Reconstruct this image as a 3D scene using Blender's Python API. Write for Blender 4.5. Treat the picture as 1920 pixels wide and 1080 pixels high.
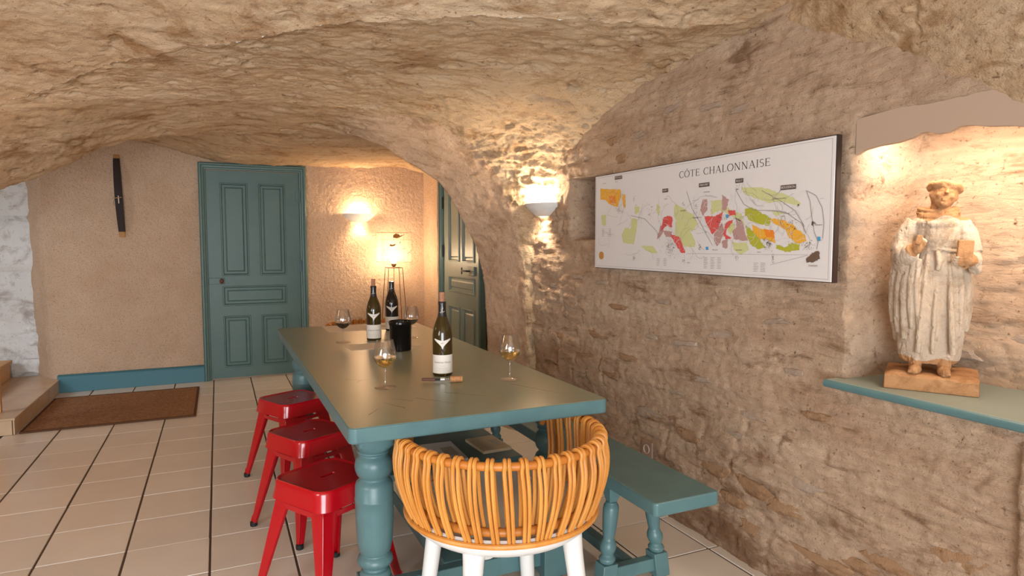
import bpy, bmesh, math, random
import numpy as np
from mathutils import Vector, Matrix, Euler
PI = math.pi
R = math.radians
random.seed(7)
S = bpy.context.scene
C = S.collection
for o in list(bpy.data.objects):
    bpy.data.objects.remove(o)

# ------------------------------------------------------------------ camera, light, exposure
cam = bpy.data.cameras.new('camera')
cam.sensor_width = 36.0
cam.lens = 1210.0 / 1920.0 * 36.0
cam.clip_start = 0.02
co = bpy.data.objects.new('camera', cam)
co.location = (0, 0, 1.32)
co.rotation_euler = (R(90 - 4.0), 0, R(-24.5))
C.objects.link(co)
S.camera = co
S.view_settings.view_transform = 'Standard'
S.view_settings.look = 'None'
S.view_settings.gamma = 1
S.view_settings.use_curve_mapping = False
S.view_settings.exposure = 0.34

w = bpy.data.worlds.new('world')
S.world = w
w.use_nodes = True
w.node_tree.nodes['Background'].inputs[0].default_value = (0.86, 0.93, 1.0, 1)
w.node_tree.nodes['Background'].inputs[1].default_value = 1.0


def light(name, kind, loc, energy, color, size=0.1, rot=(0, 0, 0), size_y=None, spot=None, blend=0.5):
    l = bpy.data.lights.new(name, kind)
    l.energy = energy
    l.color = color
    if kind == 'AREA':
        l.size = size
        if size_y:
            l.shape = 'RECTANGLE'
            l.size_y = size_y
    else:
        l.shadow_soft_size = size
    if spot:
        l.spot_size = R(spot)
        l.spot_blend = blend
    o = bpy.data.objects.new(name, l)
    o.location = loc
    o.rotation_euler = rot
    C.objects.link(o)
    return o


def aim(o, tgt):
    d = Vector(tgt) - o.location
    o.rotation_euler = d.to_track_quat('-Z', 'Y').to_euler()


DAY = (0.93, 0.97, 1.0)
WARM = (1.0, 0.66, 0.36)
WARM2 = (1.0, 0.80, 0.56)
# daylight from the glazed front of the room behind the camera
k = light('daylight_front', 'AREA', (-0.9, -2.6, 0.95), 180, (0.88, 0.94, 1.0), 2.4, size_y=1.6)
aim(k, (0.4, 2.4, 2.1))
# window in the left wall of the near room, outside the frame
k = light('daylight_window', 'AREA', (-2.05, 0.9, 1.45), 50, (0.88, 0.94, 1.0), 1.2, size_y=1.2)
aim(k, (1.0, 2.2, 1.5))
# daylight of the stair doorway on the far left
k = light('daylight_stairs', 'AREA', (-2.75, 5.0, 1.75), 72, (0.84, 0.92, 1.0), 1.1, size_y=1.2)
aim(k, (-1.2, 6.7, 0.5))
# second wall light of the near room, on the left wall outside the frame
k = light('left_wall_light', 'POINT', (-1.62, 3.60, 1.50), 5, (1.0, 0.55, 0.25), 0.10)
# strip light over the niche, behind the pelmet
k = light('niche_strip', 'AREA', (2.03, 1.06, 1.695), 8, (1.0, 0.80, 0.62), 0.07, size_y=0.80)
k.rotation_euler = (0, R(-16), 0)


# ------------------------------------------------------------------ helpers
def lin(r, g, b):
    f = lambda c: (c / 255 / 12.92) if c / 255 <= 0.04045 else ((c / 255 + 0.055) / 1.055) ** 2.4
    return (f(r), f(g), f(b), 1)


MATS = {}


def mat(name, color=(0.5, 0.5, 0.5, 1), rough=0.6, metal=0.0, spec=0.5, coat=0.0, trans=0.0, ior=1.45,
        emit=None, estr=0.0, noise=None, bump=None, sheen=0.0, rough2=None, alpha=1.0):
    """noise=(color2, scale, lo, hi, stretch) mixes a second colour; bump=(scale, strength, distance)"""
    if name in MATS:
        return MATS[name]
    m = bpy.data.materials.new(name)
    m.use_nodes = True
    nt = m.node_tree
    p = nt.nodes['Principled BSDF']
    p.inputs['Base Color'].default_value = color
    p.inputs['Roughness'].default_value = rough
    p.inputs['Metallic'].default_value = metal
    p.inputs['Specular IOR Level'].default_value = spec
    p.inputs['Coat Weight'].default_value = coat
    p.inputs['Coat Roughness'].default_value = 0.08
    p.inputs['Transmission Weight'].default_value = trans
    p.inputs['IOR'].default_value = ior
    p.inputs['Alpha'].default_value = alpha
    if emit:
        p.inputs['Emission Color'].default_value = emit
        p.inputs['Emission Strength'].default_value = estr
    if noise or bump:
        tc = nt.nodes.new('ShaderNodeTexCoord')
    if noise:
        c2, sc, lo, hi, st = noise
        mp = nt.nodes.new('ShaderNodeMapping')
        mp.inputs['Scale'].default_value = st
        nt.links.new(tc.outputs['Object'], mp.inputs['Vector'])
        n = nt.nodes.new('ShaderNodeTexNoise')
        n.inputs['Scale'].default_value = sc
        n.inputs['Detail'].default_value = 6
        n.inputs['Roughness'].default_value = 0.62
        nt.links.new(mp.outputs[0], n.inputs['Vector'])
        rp = nt.nodes.new('ShaderNodeValToRGB')
        rp.color_ramp.elements[0].position = lo
        rp.color_ramp.elements[0].color = color
        rp.color_ramp.elements[1].position = hi
        rp.color_ramp.elements[1].color = c2
        nt.links.new(n.outputs['Fac'], rp.inputs[0])
        nt.links.new(rp.outputs[0], p.inputs['Base Color'])
    if bump:
        n2 = nt.nodes.new('ShaderNodeTexNoise')
        n2.inputs['Scale'].default_value = bump[0]
        n2.inputs['Detail'].default_value = 8
        n2.inputs['Roughness'].default_value = 0.65
        nt.links.new(tc.outputs['Object'], n2.inputs['Vector'])
        b = nt.nodes.new('ShaderNodeBump')
        b.inputs['Strength'].default_value = bump[1]
        b.inputs['Distance'].default_value = bump[2]
        nt.links.new(n2.outputs['Fac'], b.inputs['Height'])
        nt.links.new(b.outputs[0], p.inputs['Normal'])
    MATS[name] = m
    return m


def rock_mat(name, base, light_c, dark_c, pit_c, stretch, pit_amt=0.62, bump_d=0.012, fine=90, dark_lo=0.50, dark_hi=0.66, spk=0.62, spks=60):
    """limestone / lime plaster: broad tone patches, streaky darker stone, small dark pits, two levels of relief"""
    m = bpy.data.materials.new(name)
    m.use_nodes = True
    nt = m.node_tree
    L = nt.links.new
    p = nt.nodes['Principled BSDF']
    p.inputs['Roughness'].default_value = 0.92
    p.inputs['Specular IOR Level'].default_value = 0.2
    tc = nt.nodes.new('ShaderNodeTexCoord')
    mp = nt.nodes.new('ShaderNodeMapping')
    mp.inputs['Scale'].default_value = stretch
    L(tc.outputs['Object'], mp.inputs['Vector'])

    def noise(scale, detail=5, rough=0.6, src=mp.outputs[0], dist=0.0):
        n = nt.nodes.new('ShaderNodeTexNoise')
        n.inputs['Scale'].default_value = scale
        n.inputs['Detail'].default_value = detail
        n.inputs['Roughness'].default_value = rough
        n.inputs['Distortion'].default_value = dist
        L(src, n.inputs['Vector'])
        return n.outputs['Fac']

    def ramp(fac, lo, hi):
        r = nt.nodes.new('ShaderNodeMapRange')
        r.inputs['From Min'].default_value = lo
        r.inputs['From Max'].default_value = hi
        L(fac, r.inputs['Value'])
        return r.outputs[0]

    def mix(fac, a, b):
        x = nt.nodes.new('ShaderNodeMix')
        x.data_type = 'RGBA'
        L(fac, x.inputs[0])
        for i, v in ((6, a), (7, b)):
            if isinstance(v, tuple):
                x.inputs[i].default_value = v
            else:
                L(v, x.inputs[i])
        return x.outputs[2]
    c = mix(ramp(noise(1.6, 4), 0.35, 0.68), base, light_c)
    c = mix(ramp(noise(3.4, 7, 0.7, dist=0.5), dark_lo, dark_hi), c, dark_c)
    pits = noise(16, 6, 0.72, dist=0.8)
    c = mix(ramp(pits, pit_amt, pit_amt + 0.1), c, pit_c)
    c = mix(ramp(noise(spks, 3, 0.6, tc.outputs['Object']), spk, spk + 0.16), c, pit_c)
    L(c, p.inputs['Base Color'])
    b1 = nt.nodes.new('ShaderNodeBump')
    b1.inputs['Strength'].default_value = 1.0
    b1.inputs['Distance'].default_value = bump_d
    L(noise(11, 8, 0.7, dist=0.4), b1.inputs['Height'])
    b2 = nt.nodes.new('ShaderNodeBump')
    b2.inputs['Strength'].default_value = 0.6
    b2.inputs['Distance'].default_value = 0.006
    L(noise(fine, 4, 0.7, tc.outputs['Object']), b2.inputs['Height'])
    L(b1.outputs[0], b2.inputs['Normal'])
    L(b2.outputs[0], p.inputs['Normal'])
    return m


# --- numpy noise
_rng = np.random.RandomState(3)
_perm = _rng.permutation(256)
_perm = np.concatenate([_perm, _perm, _perm])
_grad = _rng.normal(size=(256, 3))
_grad /= np.linalg.norm(_grad, axis=1)[:, None]


def perlin(P):
    P = np.asarray(P, float)
    i = np.floor(P).astype(int)
    f = P - i
    u = f * f * f * (f * (f * 6 - 15) + 10)
    i &= 255
    out = 0
    for dx in (0, 1):
        for dy in (0, 1):
            for dz in (0, 1):
                h = _perm[_perm[_perm[(i[..., 0] + dx) & 255] + ((i[..., 1] + dy) & 255)] + ((i[..., 2] + dz) & 255)]
                g = _grad[h]
                d = f - np.array([dx, dy, dz])
                wgt = (u[..., 0] if dx else 1 - u[..., 0]) * (u[..., 1] if dy else 1 - u[..., 1]) * (u[..., 2] if dz else 1 - u[..., 2])
                out = out + wgt * (g * d).sum(-1)
    return out * 1.5


def fbm(P, oct=5, gain=0.55, ridged=False):
    a, s, t = 1.0, 0.0, 0.0
    P = np.asarray(P, float)
    for k in range(oct):
        n = perlin(P * 2 ** k + 17.3 * k)
        s = s + a * ((1 - 2 * np.abs(n)) if ridged else n)
        t += a
        a *= gain
    return s / t


def ss(a, b, x):
    t = np.clip((x - a) / (b - a), 0, 1)
    return t * t * (3 - 2 * t)


def link(name, me, m=None, parent=None, smooth=False):
    if m is not None:
        for q in (m if isinstance(m, (list, tuple)) else [m]):
            me.materials.append(q)
    if smooth:
        me.polygons.foreach_set('use_smooth', [True] * len(me.polygons))
        if len(me.polygons) < 30000:
            me.set_sharp_from_angle(angle=R(42))
    o = bpy.data.objects.new(name, me)
    C.objects.link(o)
    if parent:
        o.parent = parent
    return o


def grid_mesh(name, P, flip=False):
    """P (n,m,3) -> mesh"""
    n, m_ = P.shape[:2]
    me = bpy.data.meshes.new(name)
    idx = np.arange(n * m_).reshape(n, m_)
    q = np.stack([idx[:-1, :-1], idx[1:, :-1], idx[1:, 1:], idx[:-1, 1:]], -1).reshape(-1, 4)
    if flip:
        q = q[:, ::-1]
    me.vertices.add(n * m_)
    me.vertices.foreach_set('co', P.reshape(-1).astype(np.float32))
    me.loops.add(q.size)
    me.loops.foreach_set('vertex_index', q.reshape(-1).astype(np.int32))
    me.polygons.add(len(q))
    me.polygons.foreach_set('loop_start', np.arange(0, q.size, 4, dtype=np.int32))
    me.polygons.foreach_set('loop_total', np.full(len(q), 4, dtype=np.int32))
    me.update()
    me.validate()
    return me


def grid_normals(P):
    du = np.gradient(P, axis=0)
    dv = np.gradient(P, axis=1)
    n = np.cross(du, dv)
    l = np.linalg.norm(n, axis=-1, keepdims=True)
    l[l < 1e-9] = 1
    return n / l


def bm_mesh(bm, name, normals=True):
    if normals:
        bmesh.ops.recalc_face_normals(bm, faces=bm.faces)
    me = bpy.data.meshes.new(name)
    bm.to_mesh(me)
    bm.free()
    return me


def obj(name, bm, m, parent=None, smooth=False, bevel=0.0, seg=2, loc=None):
    o = link(name, bm_mesh(bm, name), m, parent, smooth)
    if bevel:
        b = o.modifiers.new('bevel', 'BEVEL')
        b.width = bevel
        b.segments = seg
        b.limit_method = 'ANGLE'
        b.angle_limit = R(40)
        if smooth:
            b.harden_normals = False
    if loc:
        o.location = loc
    return o


def add_box(bm, x0, x1, y0, y1, z0, z1, M=None):
    v = [bm.verts.new((x, y, z)) for x in (x0, x1) for y in (y0, y1) for z in (z0, z1)]
    for f in ((0, 1, 3, 2), (4, 6, 7, 5), (0, 4, 5, 1), (2, 3, 7, 6), (0, 2, 6, 4), (1, 5, 7, 3)):
        bm.faces.new([v[i] for i in f])
    if M:
        for q in v:
            q.co = M @ q.co
    return v


def box(x0, x1, y0, y1, z0, z1, M=None):
    bm = bmesh.new()
    add_box(bm, x0, x1, y0, y1, z0, z1, M)
    return bm


def add_lathe(bm, prof, seg=32, c=(0, 0, 0), M=None, cap=True, rot=0.0):
    rings = []
    for r, z in prof:
        ring = []
        for k in range(seg):
            a = 2 * PI * k / seg + rot
            p = Vector((c[0] + max(r, 1e-5) * math.cos(a), c[1] + max(r, 1e-5) * math.sin(a), c[2] + z))
            if M:
                p = M @ p
            ring.append(bm.verts.new(p))
        rings.append(ring)
    for a, b in zip(rings, rings[1:]):
        for k in range(seg):
            bm.faces.new((a[k], a[(k + 1) % seg], b[(k + 1) % seg], b[k]))
    if cap:
        bm.faces.new(rings[0][::-1])
        bm.faces.new(rings[-1])
    return rings


def add_tube(bm, pts, r, seg=8, cap=True, closed=False):
    pts = [Vector(p) for p in pts]
    n = len(pts)
    rs = r if isinstance(r, (list, tuple)) else [r] * n
    rings = []
    up = None
    for i, p in enumerate(pts):
        if closed:
            t = (pts[(i + 1) % n] - pts[i - 1])
        else:
            t = (pts[min(i + 1, n - 1)] - pts[max(i - 1, 0)])
        t.normalize()
        if up is None:
            up = Vector((0, 0, 1)) if abs(t.z) < 0.9 else Vector((1, 0, 0))
        u = (up - t * up.dot(t))
        if u.length < 1e-6:
            u = t.orthogonal()
        u.normalize()
        up = u
        v = t.cross(u)
        rings.append([bm.verts.new(p + (u * math.cos(2 * PI * k / seg) + v * math.sin(2 * PI * k / seg)) * rs[i]) for k in range(seg)])
    prs = list(zip(rings, rings[1:]))
    if closed:
        prs.append((rings[-1], rings[0]))
    for a, b in prs:
        for k in range(seg):
            bm.faces.new((a[k], a[(k + 1) % seg], b[(k + 1) % seg], b[k]))
    if cap and not closed:
        bm.faces.new(rings[0][::-1])
        bm.faces.new(rings[-1])


def catmull(pts, n=8, closed=False):
    P = [Vector(p) for p in pts]
    out = []
    N = len(P)
    rng = range(N) if closed else range(N - 1)
    for i in rng:
        if closed:
            a, b, c, d = P[i - 1], P[i], P[(i + 1) % N], P[(i + 2) % N]
        else:
            a, b, c, d = P[max(i - 1, 0)], P[i], P[i + 1], P[min(i + 2, N - 1)]
        for k in range(n):
            t = k / n
            out.append(0.5 * ((2 * b) + (c - a) * t + (2 * a - 5 * b + 4 * c - d) * t * t + (3 * b - a - 3 * c + d) * t ** 3))
    if not closed:
        out.append(P[-1])
    return out


def thing(name, label, cat, loc=(0, 0, 0), rotz=0, group=None):
    o = bpy.data.objects.new(name, None)
    o.empty_display_size = 0.1
    C.objects.link(o)
    o.location = loc
    o.rotation_euler = (0, 0, rotz)
    o['label'] = label
    o['category'] = cat
    if group:
        o['group'] = group
    return o


def tag(o, label, cat, group=None):
    o['label'] = label
    o['category'] = cat
    if group:
        o['group'] = group
    return o


def struct(o, label=None, cat=None):
    o['kind'] = 'structure'
    if label:
        o['label'] = label
    if cat:
        o['category'] = cat
    return o


def copy_tree(o, parent=None):
    c = o.copy()
    C.objects.link(c)
    if parent:
        c.parent = parent
    for ch in list(o.children):
        copy_tree(ch, c)
    return c


def prism(bm, pts2, d0, d1, axis='z', M=None):
    """extrude a 2-D polygon (list of (a,b)) between d0 and d1"""
    def P(a, b, d):
        v = {'z': (a, b, d), 'y': (a, d, b), 'x': (d, a, b)}[axis]
        v = Vector(v)
        return M @ v if M else v
    A = [bm.verts.new(P(a, b, d0)) for a, b in pts2]
    B = [bm.verts.new(P(a, b, d1)) for a, b in pts2]
    n = len(pts2)
    bm.faces.new(A[::-1])
    bm.faces.new(B)
    for i in range(n):
        bm.faces.new((A[i], A[(i + 1) % n], B[(i + 1) % n], B[i]))


# ------------------------------------------------------------------ materials
M_ceil = rock_mat('vault_limestone', lin(204, 172, 136), lin(216, 190, 158), lin(168, 130, 92), lin(112, 78, 46), (1.0, 1.5, 3.2), pit_amt=0.60, bump_d=0.02)
M_wall = rock_mat('lime_plastered_rubble', lin(180, 150, 124), lin(198, 172, 146), lin(138, 108, 82), lin(92, 62, 38), (3.2, 0.95, 4.2), pit_amt=0.64, bump_d=0.016, dark_lo=0.55, dark_hi=0.68)
M_pier = rock_mat('pink_dressed_stone', lin(200, 167, 138), lin(208, 178, 150), lin(176, 142, 112), lin(136, 102, 74), (1.6, 1.6, 2.4), pit_amt=0.62, bump_d=0.016)
M_stucco = rock_mat('scratched_stucco', lin(202, 172, 144), lin(212, 184, 158), lin(190, 158, 130), lin(168, 138, 110), (3, 3, 3), pit_amt=0.72, bump_d=0.008, fine=45, dark_lo=0.6, dark_hi=0.8, spk=0.54, spks=95)
for _n in M_stucco.node_tree.nodes:
    if _n.type == 'BUMP' and _n.inputs['Distance'].default_value < .0065:
        _n.inputs['Distance'].default_value = .013
        _n.inputs['Strength'].default_value = .9
M_white = rock_mat('white_washed_stone', lin(222, 222, 220), lin(232, 232, 232), lin(176, 168, 160), lin(140, 130, 120), (1.3, 1.3, 1.8), pit_amt=0.70, bump_d=0.01)
M_stone = rock_mat('bare_brown_stone', lin(150, 116, 86), lin(166, 134, 104), lin(120, 88, 60), lin(90, 62, 40), (1.2, 1.2, 3), pit_amt=0.6, bump_d=0.008)
M_stone2 = rock_mat('bare_grey_stone', lin(160, 140, 122), lin(176, 156, 138), lin(138, 118, 100), lin(110, 90, 72), (1.2, 1.2, 3), pit_amt=0.62, bump_d=0.008)
M_statue = rock_mat('weathered_pale_statue_stone', lin(184, 164, 142), lin(200, 182, 162), lin(160, 136, 110), lin(160, 130, 100), (3, 3, 3), pit_amt=0.64, bump_d=0.004, fine=220)
M_ochre = rock_mat('ochre_statue_stone', lin(170, 124, 84), lin(186, 142, 100), lin(150, 106, 70), lin(150, 106, 68), (3, 3, 3), pit_amt=0.64, bump_d=0.004, fine=220)
M_teal = mat('teal_satin_paint', lin(84, 117, 119), 0.36, spec=0.5, noise=(lin(77, 108, 112), 9, 0.4, 0.7, (1, 1, 1)), bump=(35, 0.05, 0.002))
M_table = mat('grey_green_table_paint', lin(124, 137, 118), 0.29, spec=0.6, noise=(lin(136, 138, 114), 3, 0.35, 0.7, (1.5, 0.6, 1)), bump=(22, 0.06, 0.002))
M_door = mat('dark_teal_door_paint', lin(78, 106, 102), 0.42, noise=(lin(86, 112, 106), 4, 0.4, 0.7, (1, 1, 1)), bump=(60, 0.04, 0.001))
M_door2 = mat('grey_teal_door_paint', lin(118, 132, 122), 0.42, noise=(lin(126, 138, 128), 4, 0.4, 0.7, (1, 1, 1)))
M_skirt = mat('blue_teal_skirting_paint', lin(62, 116, 130), 0.4)
M_red = mat('glossy_red_lacquer', (0.42, 0.003, 0.009, 1), 0.22, spec=0.45, coat=0.35)
M_red2 = mat('worn_red_edge', (0.42, 0.10, 0.08, 1), 0.4)
M_rubber = mat('black_rubber', (0.01, 0.01, 0.01, 1), 0.6)
M_white_pl = mat('white_plastic', (0.74, 0.74, 0.72, 1), 0.38)
M_rattan = mat('honey_rattan', lin(214, 150, 72), 0.42, spec=0.5, noise=(lin(192, 120, 46), 14, 0.38, 0.72, (1, 1, 0.35)), bump=(120, 0.15, 0.001))
M_rattan2 = mat('rattan_core', lin(196, 124, 50), 0.42, noise=(lin(178, 104, 38), 10, 0.4, 0.7, (1, 1, 1)), bump=(90, 0.1, 0.001))
M_tile = mat('cream_floor_tile', lin(214, 202, 186), 0.26, spec=0.5)
M_grout = mat('dark_grout', lin(84, 68, 54), 0.95)
M_rug = mat('coir_mat', lin(172, 132, 100), 0.98, spec=0.1, noise=(lin(134, 96, 68), 60, 0.35, 0.65, (1, 1, 1)), bump=(420, 0.9, 0.004))
M_rug_edge = mat('coir_mat_binding', lin(96, 70, 52), 0.95, spec=0.1)
M_glass = bpy.data.materials.new('clear_thin_glass')
M_glass.use_nodes = True
nt = M_glass.node_tree
nt.nodes.clear()
_o = nt.nodes.new('ShaderNodeOutputMaterial')
_m = nt.nodes.new('ShaderNodeMixShader')
_t = nt.nodes.new('ShaderNodeBsdfTransparent')
_g = nt.nodes.new('ShaderNodeBsdfGlossy')
_g.inputs['Roughness'].default_value = 0.02
_t.inputs[0].default_value = (.97, .97, .97, 1)
_l = nt.nodes.new('ShaderNodeLayerWeight')
_l.inputs['Blend'].default_value = 0.22
_r = nt.nodes.new('ShaderNodeMapRange')
_r.inputs['To Min'].default_value = 0.09
_r.inputs['To Max'].default_value = 0.65
nt.links.new(_l.outputs['Facing'], _r.inputs['Value'])
nt.links.new(_r.outputs[0], _m.inputs[0])
nt.links.new(_t.outputs[0], _m.inputs[1])
nt.links.new(_g.outputs[0], _m.inputs[2])
nt.links.new(_m.outputs[0], _o.inputs[0])
M_green_glass = mat('olive_bottle_glass', (0.060, 0.038, 0.006, 1), 0.04, trans=0.4, ior=1.5)
M_dark_glass = mat('dark_bottle_glass', (0.012, 0.008, 0.006, 1), 0.04, trans=0.1, ior=1.5)
M_foil = mat('black_capsule_foil', (0.012, 0.011, 0.012, 1), 0.25, spec=0.6)
M_label = mat('cream_label_paper', lin(222, 216, 206), 0.6)
M_ink = mat('grey_brown_ink', lin(112, 96, 84), 0.7)
M_white_wine = mat('pale_gold_wine', (0.95, 0.72, 0.25, 1), 0.0, trans=1.0, ior=1.34)
M_red_wine = mat('dark_red_wine', (0.02, 0.0008, 0.002, 1), 0.02, trans=0.1, ior=1.34)
M_cork = mat('cork', lin(190, 138, 92), 0.85, noise=(lin(160, 108, 66), 90, 0.45, 0.7, (1, 1, 1)), bump=(150, 0.4, 0.001))
M_corkd = mat('stained_cork', lin(168, 118, 92), 0.85, noise=(lin(132, 88, 66), 90, 0.45, 0.7, (1, 1, 1)))
M_black = mat('black_glazed_ceramic', (0.004, 0.0035, 0.0035, 1), 0.14, spec=0.35)
M_wood_d = mat('dark_rosewood', lin(92, 52, 36), 0.35)
M_steel = mat('steel', (0.6, 0.6, 0.6, 1), 0.25, metal=1.0)
M_paper = mat('tasting_sheet_paper', lin(226, 214, 196), 0.7)
M_ceramic = mat('white_plaster_sconce', (0.78, 0.76, 0.72, 1), 0.55)
M_wire = mat('dark_bronze_wire', lin(104, 70, 44), 0.45, metal=0.6)
M_board = mat('map_board_white', lin(214, 210, 208), 0.5)
M_frame = mat('map_board_dark_edge', lin(48, 34, 28), 0.5)
M_stave = mat('charred_barrel_stave', lin(44, 30, 26), 0.7, noise=(lin(30, 20, 18), 12, 0.4, 0.7, (1, 1, 0.2)))
M_oak = mat('raw_oak', lin(180, 136, 84), 0.7, noise=(lin(150, 106, 62), 16, 0.4, 0.7, (1, 1, 0.2)))
M_pine = mat('pale_pine', lin(214, 168, 116), 0.55, noise=(lin(196, 148, 98), 12, 0.4, 0.7, (3, 3, 0.3)))
M_steptile = mat('beige_step_tile', lin(206, 180, 150), 0.35, noise=(lin(190, 160, 128), 5, 0.4, 0.7, (1, 1, 1)))
M_taupe = mat('taupe_painted_board', lin(172, 148, 128), 0.7)
M_iron = mat('black_iron', (0.02, 0.018, 0.016, 1), 0.4, metal=0.7)
M_outlet = mat('taupe_outlet_plastic', lin(150, 124, 106), 0.4)

# floor tile: per-piece tone
nt = M_tile.node_tree
oi = nt.nodes.new('ShaderNodeObjectInfo')
tc = nt.nodes.new('ShaderNodeTexCoord')
nz = nt.nodes.new('ShaderNodeTexNoise')
nz.inputs['Scale'].default_value = 5
nz.inputs['Detail'].default_value = 5
va = nt.nodes.new('ShaderNodeVectorMath')
va.operation = 'ADD'
sc_ = nt.nodes.new('ShaderNodeMath')
sc_.operation = 'MULTIPLY'
sc_.inputs[1].default_value = 40
nt.links.new(oi.outputs['Random'], sc_.inputs[0])
nt.links.new(tc.outputs['Object'], va.inputs[0])
nt.links.new(sc_.outputs[0], va.inputs[1])
nt.links.new(va.outputs[0], nz.inputs['Vector'])
mr = nt.nodes.new('ShaderNodeMix')
mr.data_type = 'RGBA'
mr.inputs[6].default_value = lin(222, 212, 200)
mr.inputs[7].default_value = lin(236, 228, 216)
nt.links.new(nz.outputs['Fac'], mr.inputs[0])
m2 = nt.nodes.new('ShaderNodeMix')
m2.data_type = 'RGBA'
m2.blend_type = 'MULTIPLY'
m2.inputs[7].default_value = (0.90, 0.88, 0.86, 1)
nt.links.new(oi.outputs['Random'], m2.inputs[0])
nt.links.new(mr.outputs[2], m2.inputs[6])
nt.links.new(m2.outputs[2], nt.nodes['Principled BSDF'].inputs['Base Color'])

# ------------------------------------------------------------------ floor
fl = obj('floor', box(-3.0, 2.5, -3.0, 7.3, -0.12, -0.004), M_grout)
struct(fl)
PX, PY, X0, Y0 = 0.3275, 0.336, -0.066, 2.786
bm = box(-PX / 2 + 0.0045, PX / 2 - 0.0045, -PY / 2 + 0.0030, PY / 2 - 0.0030, -0.006, 0.0)
tile0 = link('tile', bm_mesh(bm, 'tile'), M_tile, fl)
b = tile0.modifiers.new('bevel', 'BEVEL')
b.width = 0.0022
b.segments = 1
first = True
for i in range(-7, 7):
    for j in range(-7, 13):
        x = X0 + (i + 0.5) * PX
        y = Y0 + (j + 0.5) * PY
        if x > 2.12 or (x < -1.5 and y > 5.3):
            continue
        o = tile0 if first else tile0.copy()
        if not first:
            C.objects.link(o)
        first = False
        o.location = (x + random.uniform(-.0008, .0008), y + random.uniform(-.0008, .0008), random.uniform(-.0004, .0004))

# ------------------------------------------------------------------ right wall with niches
YA, YB, ZB = 0.05, 4.16, 2.32
NY, NZ = 380, 225
yy = np.linspace(YA, YB, NY)
zz = np.linspace(-0.03, ZB, NZ)
Yg, Zg = np.meshgrid(yy, zz, indexing='ij')
P = np.stack([np.zeros_like(Yg), Yg, Zg], -1)


def course_relief(a, z, h=0.085, L=0.24, seed=0.0):
    """rounded rubble courses: 1 on stone centres, 0 in the joints"""
    wob = 0.035 * perlin(np.stack([a * 1.7, z * 1.1, np.full_like(a, seed)], -1)) + 0.012 * perlin(np.stack([a * 7, z * 7, np.full_like(a, seed + 3)], -1))
    zr = (z + wob) / h
    row = np.floor(zr)
    fz = zr - row
    off = np.modf(np.sin(row * 12.9898 + seed) * 43758.5453)[0]
    ln = L * (0.7 + 0.7 * np.abs(np.modf(np.sin(row * 78.233 + seed) * 12345.678)[0]))
    ar = a / ln + off * 5 + 0.25 * perlin(np.stack([a * 3, z * 9, np.full_like(a, seed + 9)], -1))
    fa = ar - np.floor(ar)
    e = np.minimum(np.minimum(fz, 1 - fz) * h, np.minimum(fa, 1 - fa) * ln)
    cell = np.modf(np.sin((np.floor(ar) * 57.3 + row * 131.7)) * 9999.1)[0]
    return ss(0.0, 0.02, e), cell


course, cellr = course_relief(Yg, Zg)
low = ss(1.25, 0.15, Zg)
nearlamp = ss(2.9, 3.5, Yg) * ss(0.4, 0.9, Zg)
mask = np.clip(0.02 + 0.9 * fbm(np.stack([Yg * 1.3, Zg * 2.2, Yg * 0 + 5], -1), 3) + 0.45 * low + 0.45 * nearlamp, 0, 1)
smoothpatch = ss(0.06, 0.02, np.abs(Yg - 1.60) - 0.10) * ss(1.20, 1.12, Zg) * ss(0.86, 0.93, Zg)
mask *= 1 - smoothpatch
rel = 0.022 * ss(.975, .965, Yg) * ss(.80, .78, Zg) + mask * (course * 0.010 + course * cellr * 0.014) + 0.006 * fbm(np.stack([Yg * 5, Zg * 22, Yg * 0 + 12], -1), 4, ridged=True) + 0.020 * fbm(np.stack([Yg * 2.2, Zg * 3.6, Yg * 0], -1), 4) \
    + 0.011 * fbm(np.stack([Yg * 7, Zg * 17, Yg * 0 + 2], -1), 4) * (1 - 0.8 * smoothpatch) \
    + 0.008 * fbm(np.stack([Yg * 26, Zg * 40, Yg * 0 + 8], -1), 3, 0.6) * (1 - smoothpatch)
# batter: foot of the wall a little further out
base = 1.93 + 0.03 * low
wob = 0.018 * fbm(np.stack([Yg * 6, Zg * 6, Yg * 0 + 4], -1), 3)
n1 = ss(1.505 + 0.0, 1.475, Yg + wob) * ss(0.835, 0.85, Zg) * ss(1.735, 1.715, Zg)      # statue niche
n2 = ss(3.385, 3.345, Yg + wob) * ss(2.93, 2.96, Yg) * ss(1.335, 1.36, Zg + wob) * ss(1.70, 1.672, Zg + wob * .5)
X = base - rel + n1 * 0.34 + n2 * 0.42
# niche back: stronger rubble
X -= n1 * (0.014 * fbm(np.stack([Yg * 4, Zg * 9, Yg * 0 + 20], -1), 4))
P[..., 0] = X
me = grid_mesh('wall_right', P, flip=True)
nt = M_wall.node_tree
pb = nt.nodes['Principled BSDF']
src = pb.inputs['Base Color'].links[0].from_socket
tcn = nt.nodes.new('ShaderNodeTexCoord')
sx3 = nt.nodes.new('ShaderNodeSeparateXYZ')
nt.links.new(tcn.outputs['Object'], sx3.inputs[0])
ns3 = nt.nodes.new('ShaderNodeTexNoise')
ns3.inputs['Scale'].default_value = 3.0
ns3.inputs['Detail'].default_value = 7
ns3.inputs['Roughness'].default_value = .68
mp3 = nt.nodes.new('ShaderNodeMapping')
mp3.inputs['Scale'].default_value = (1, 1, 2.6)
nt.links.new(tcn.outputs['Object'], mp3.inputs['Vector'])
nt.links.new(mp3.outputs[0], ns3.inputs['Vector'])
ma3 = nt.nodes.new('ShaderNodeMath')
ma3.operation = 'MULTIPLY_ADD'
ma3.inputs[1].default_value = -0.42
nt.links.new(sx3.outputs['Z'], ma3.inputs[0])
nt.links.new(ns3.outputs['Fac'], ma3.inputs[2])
rg3 = nt.nodes.new('ShaderNodeMapRange')
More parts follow.
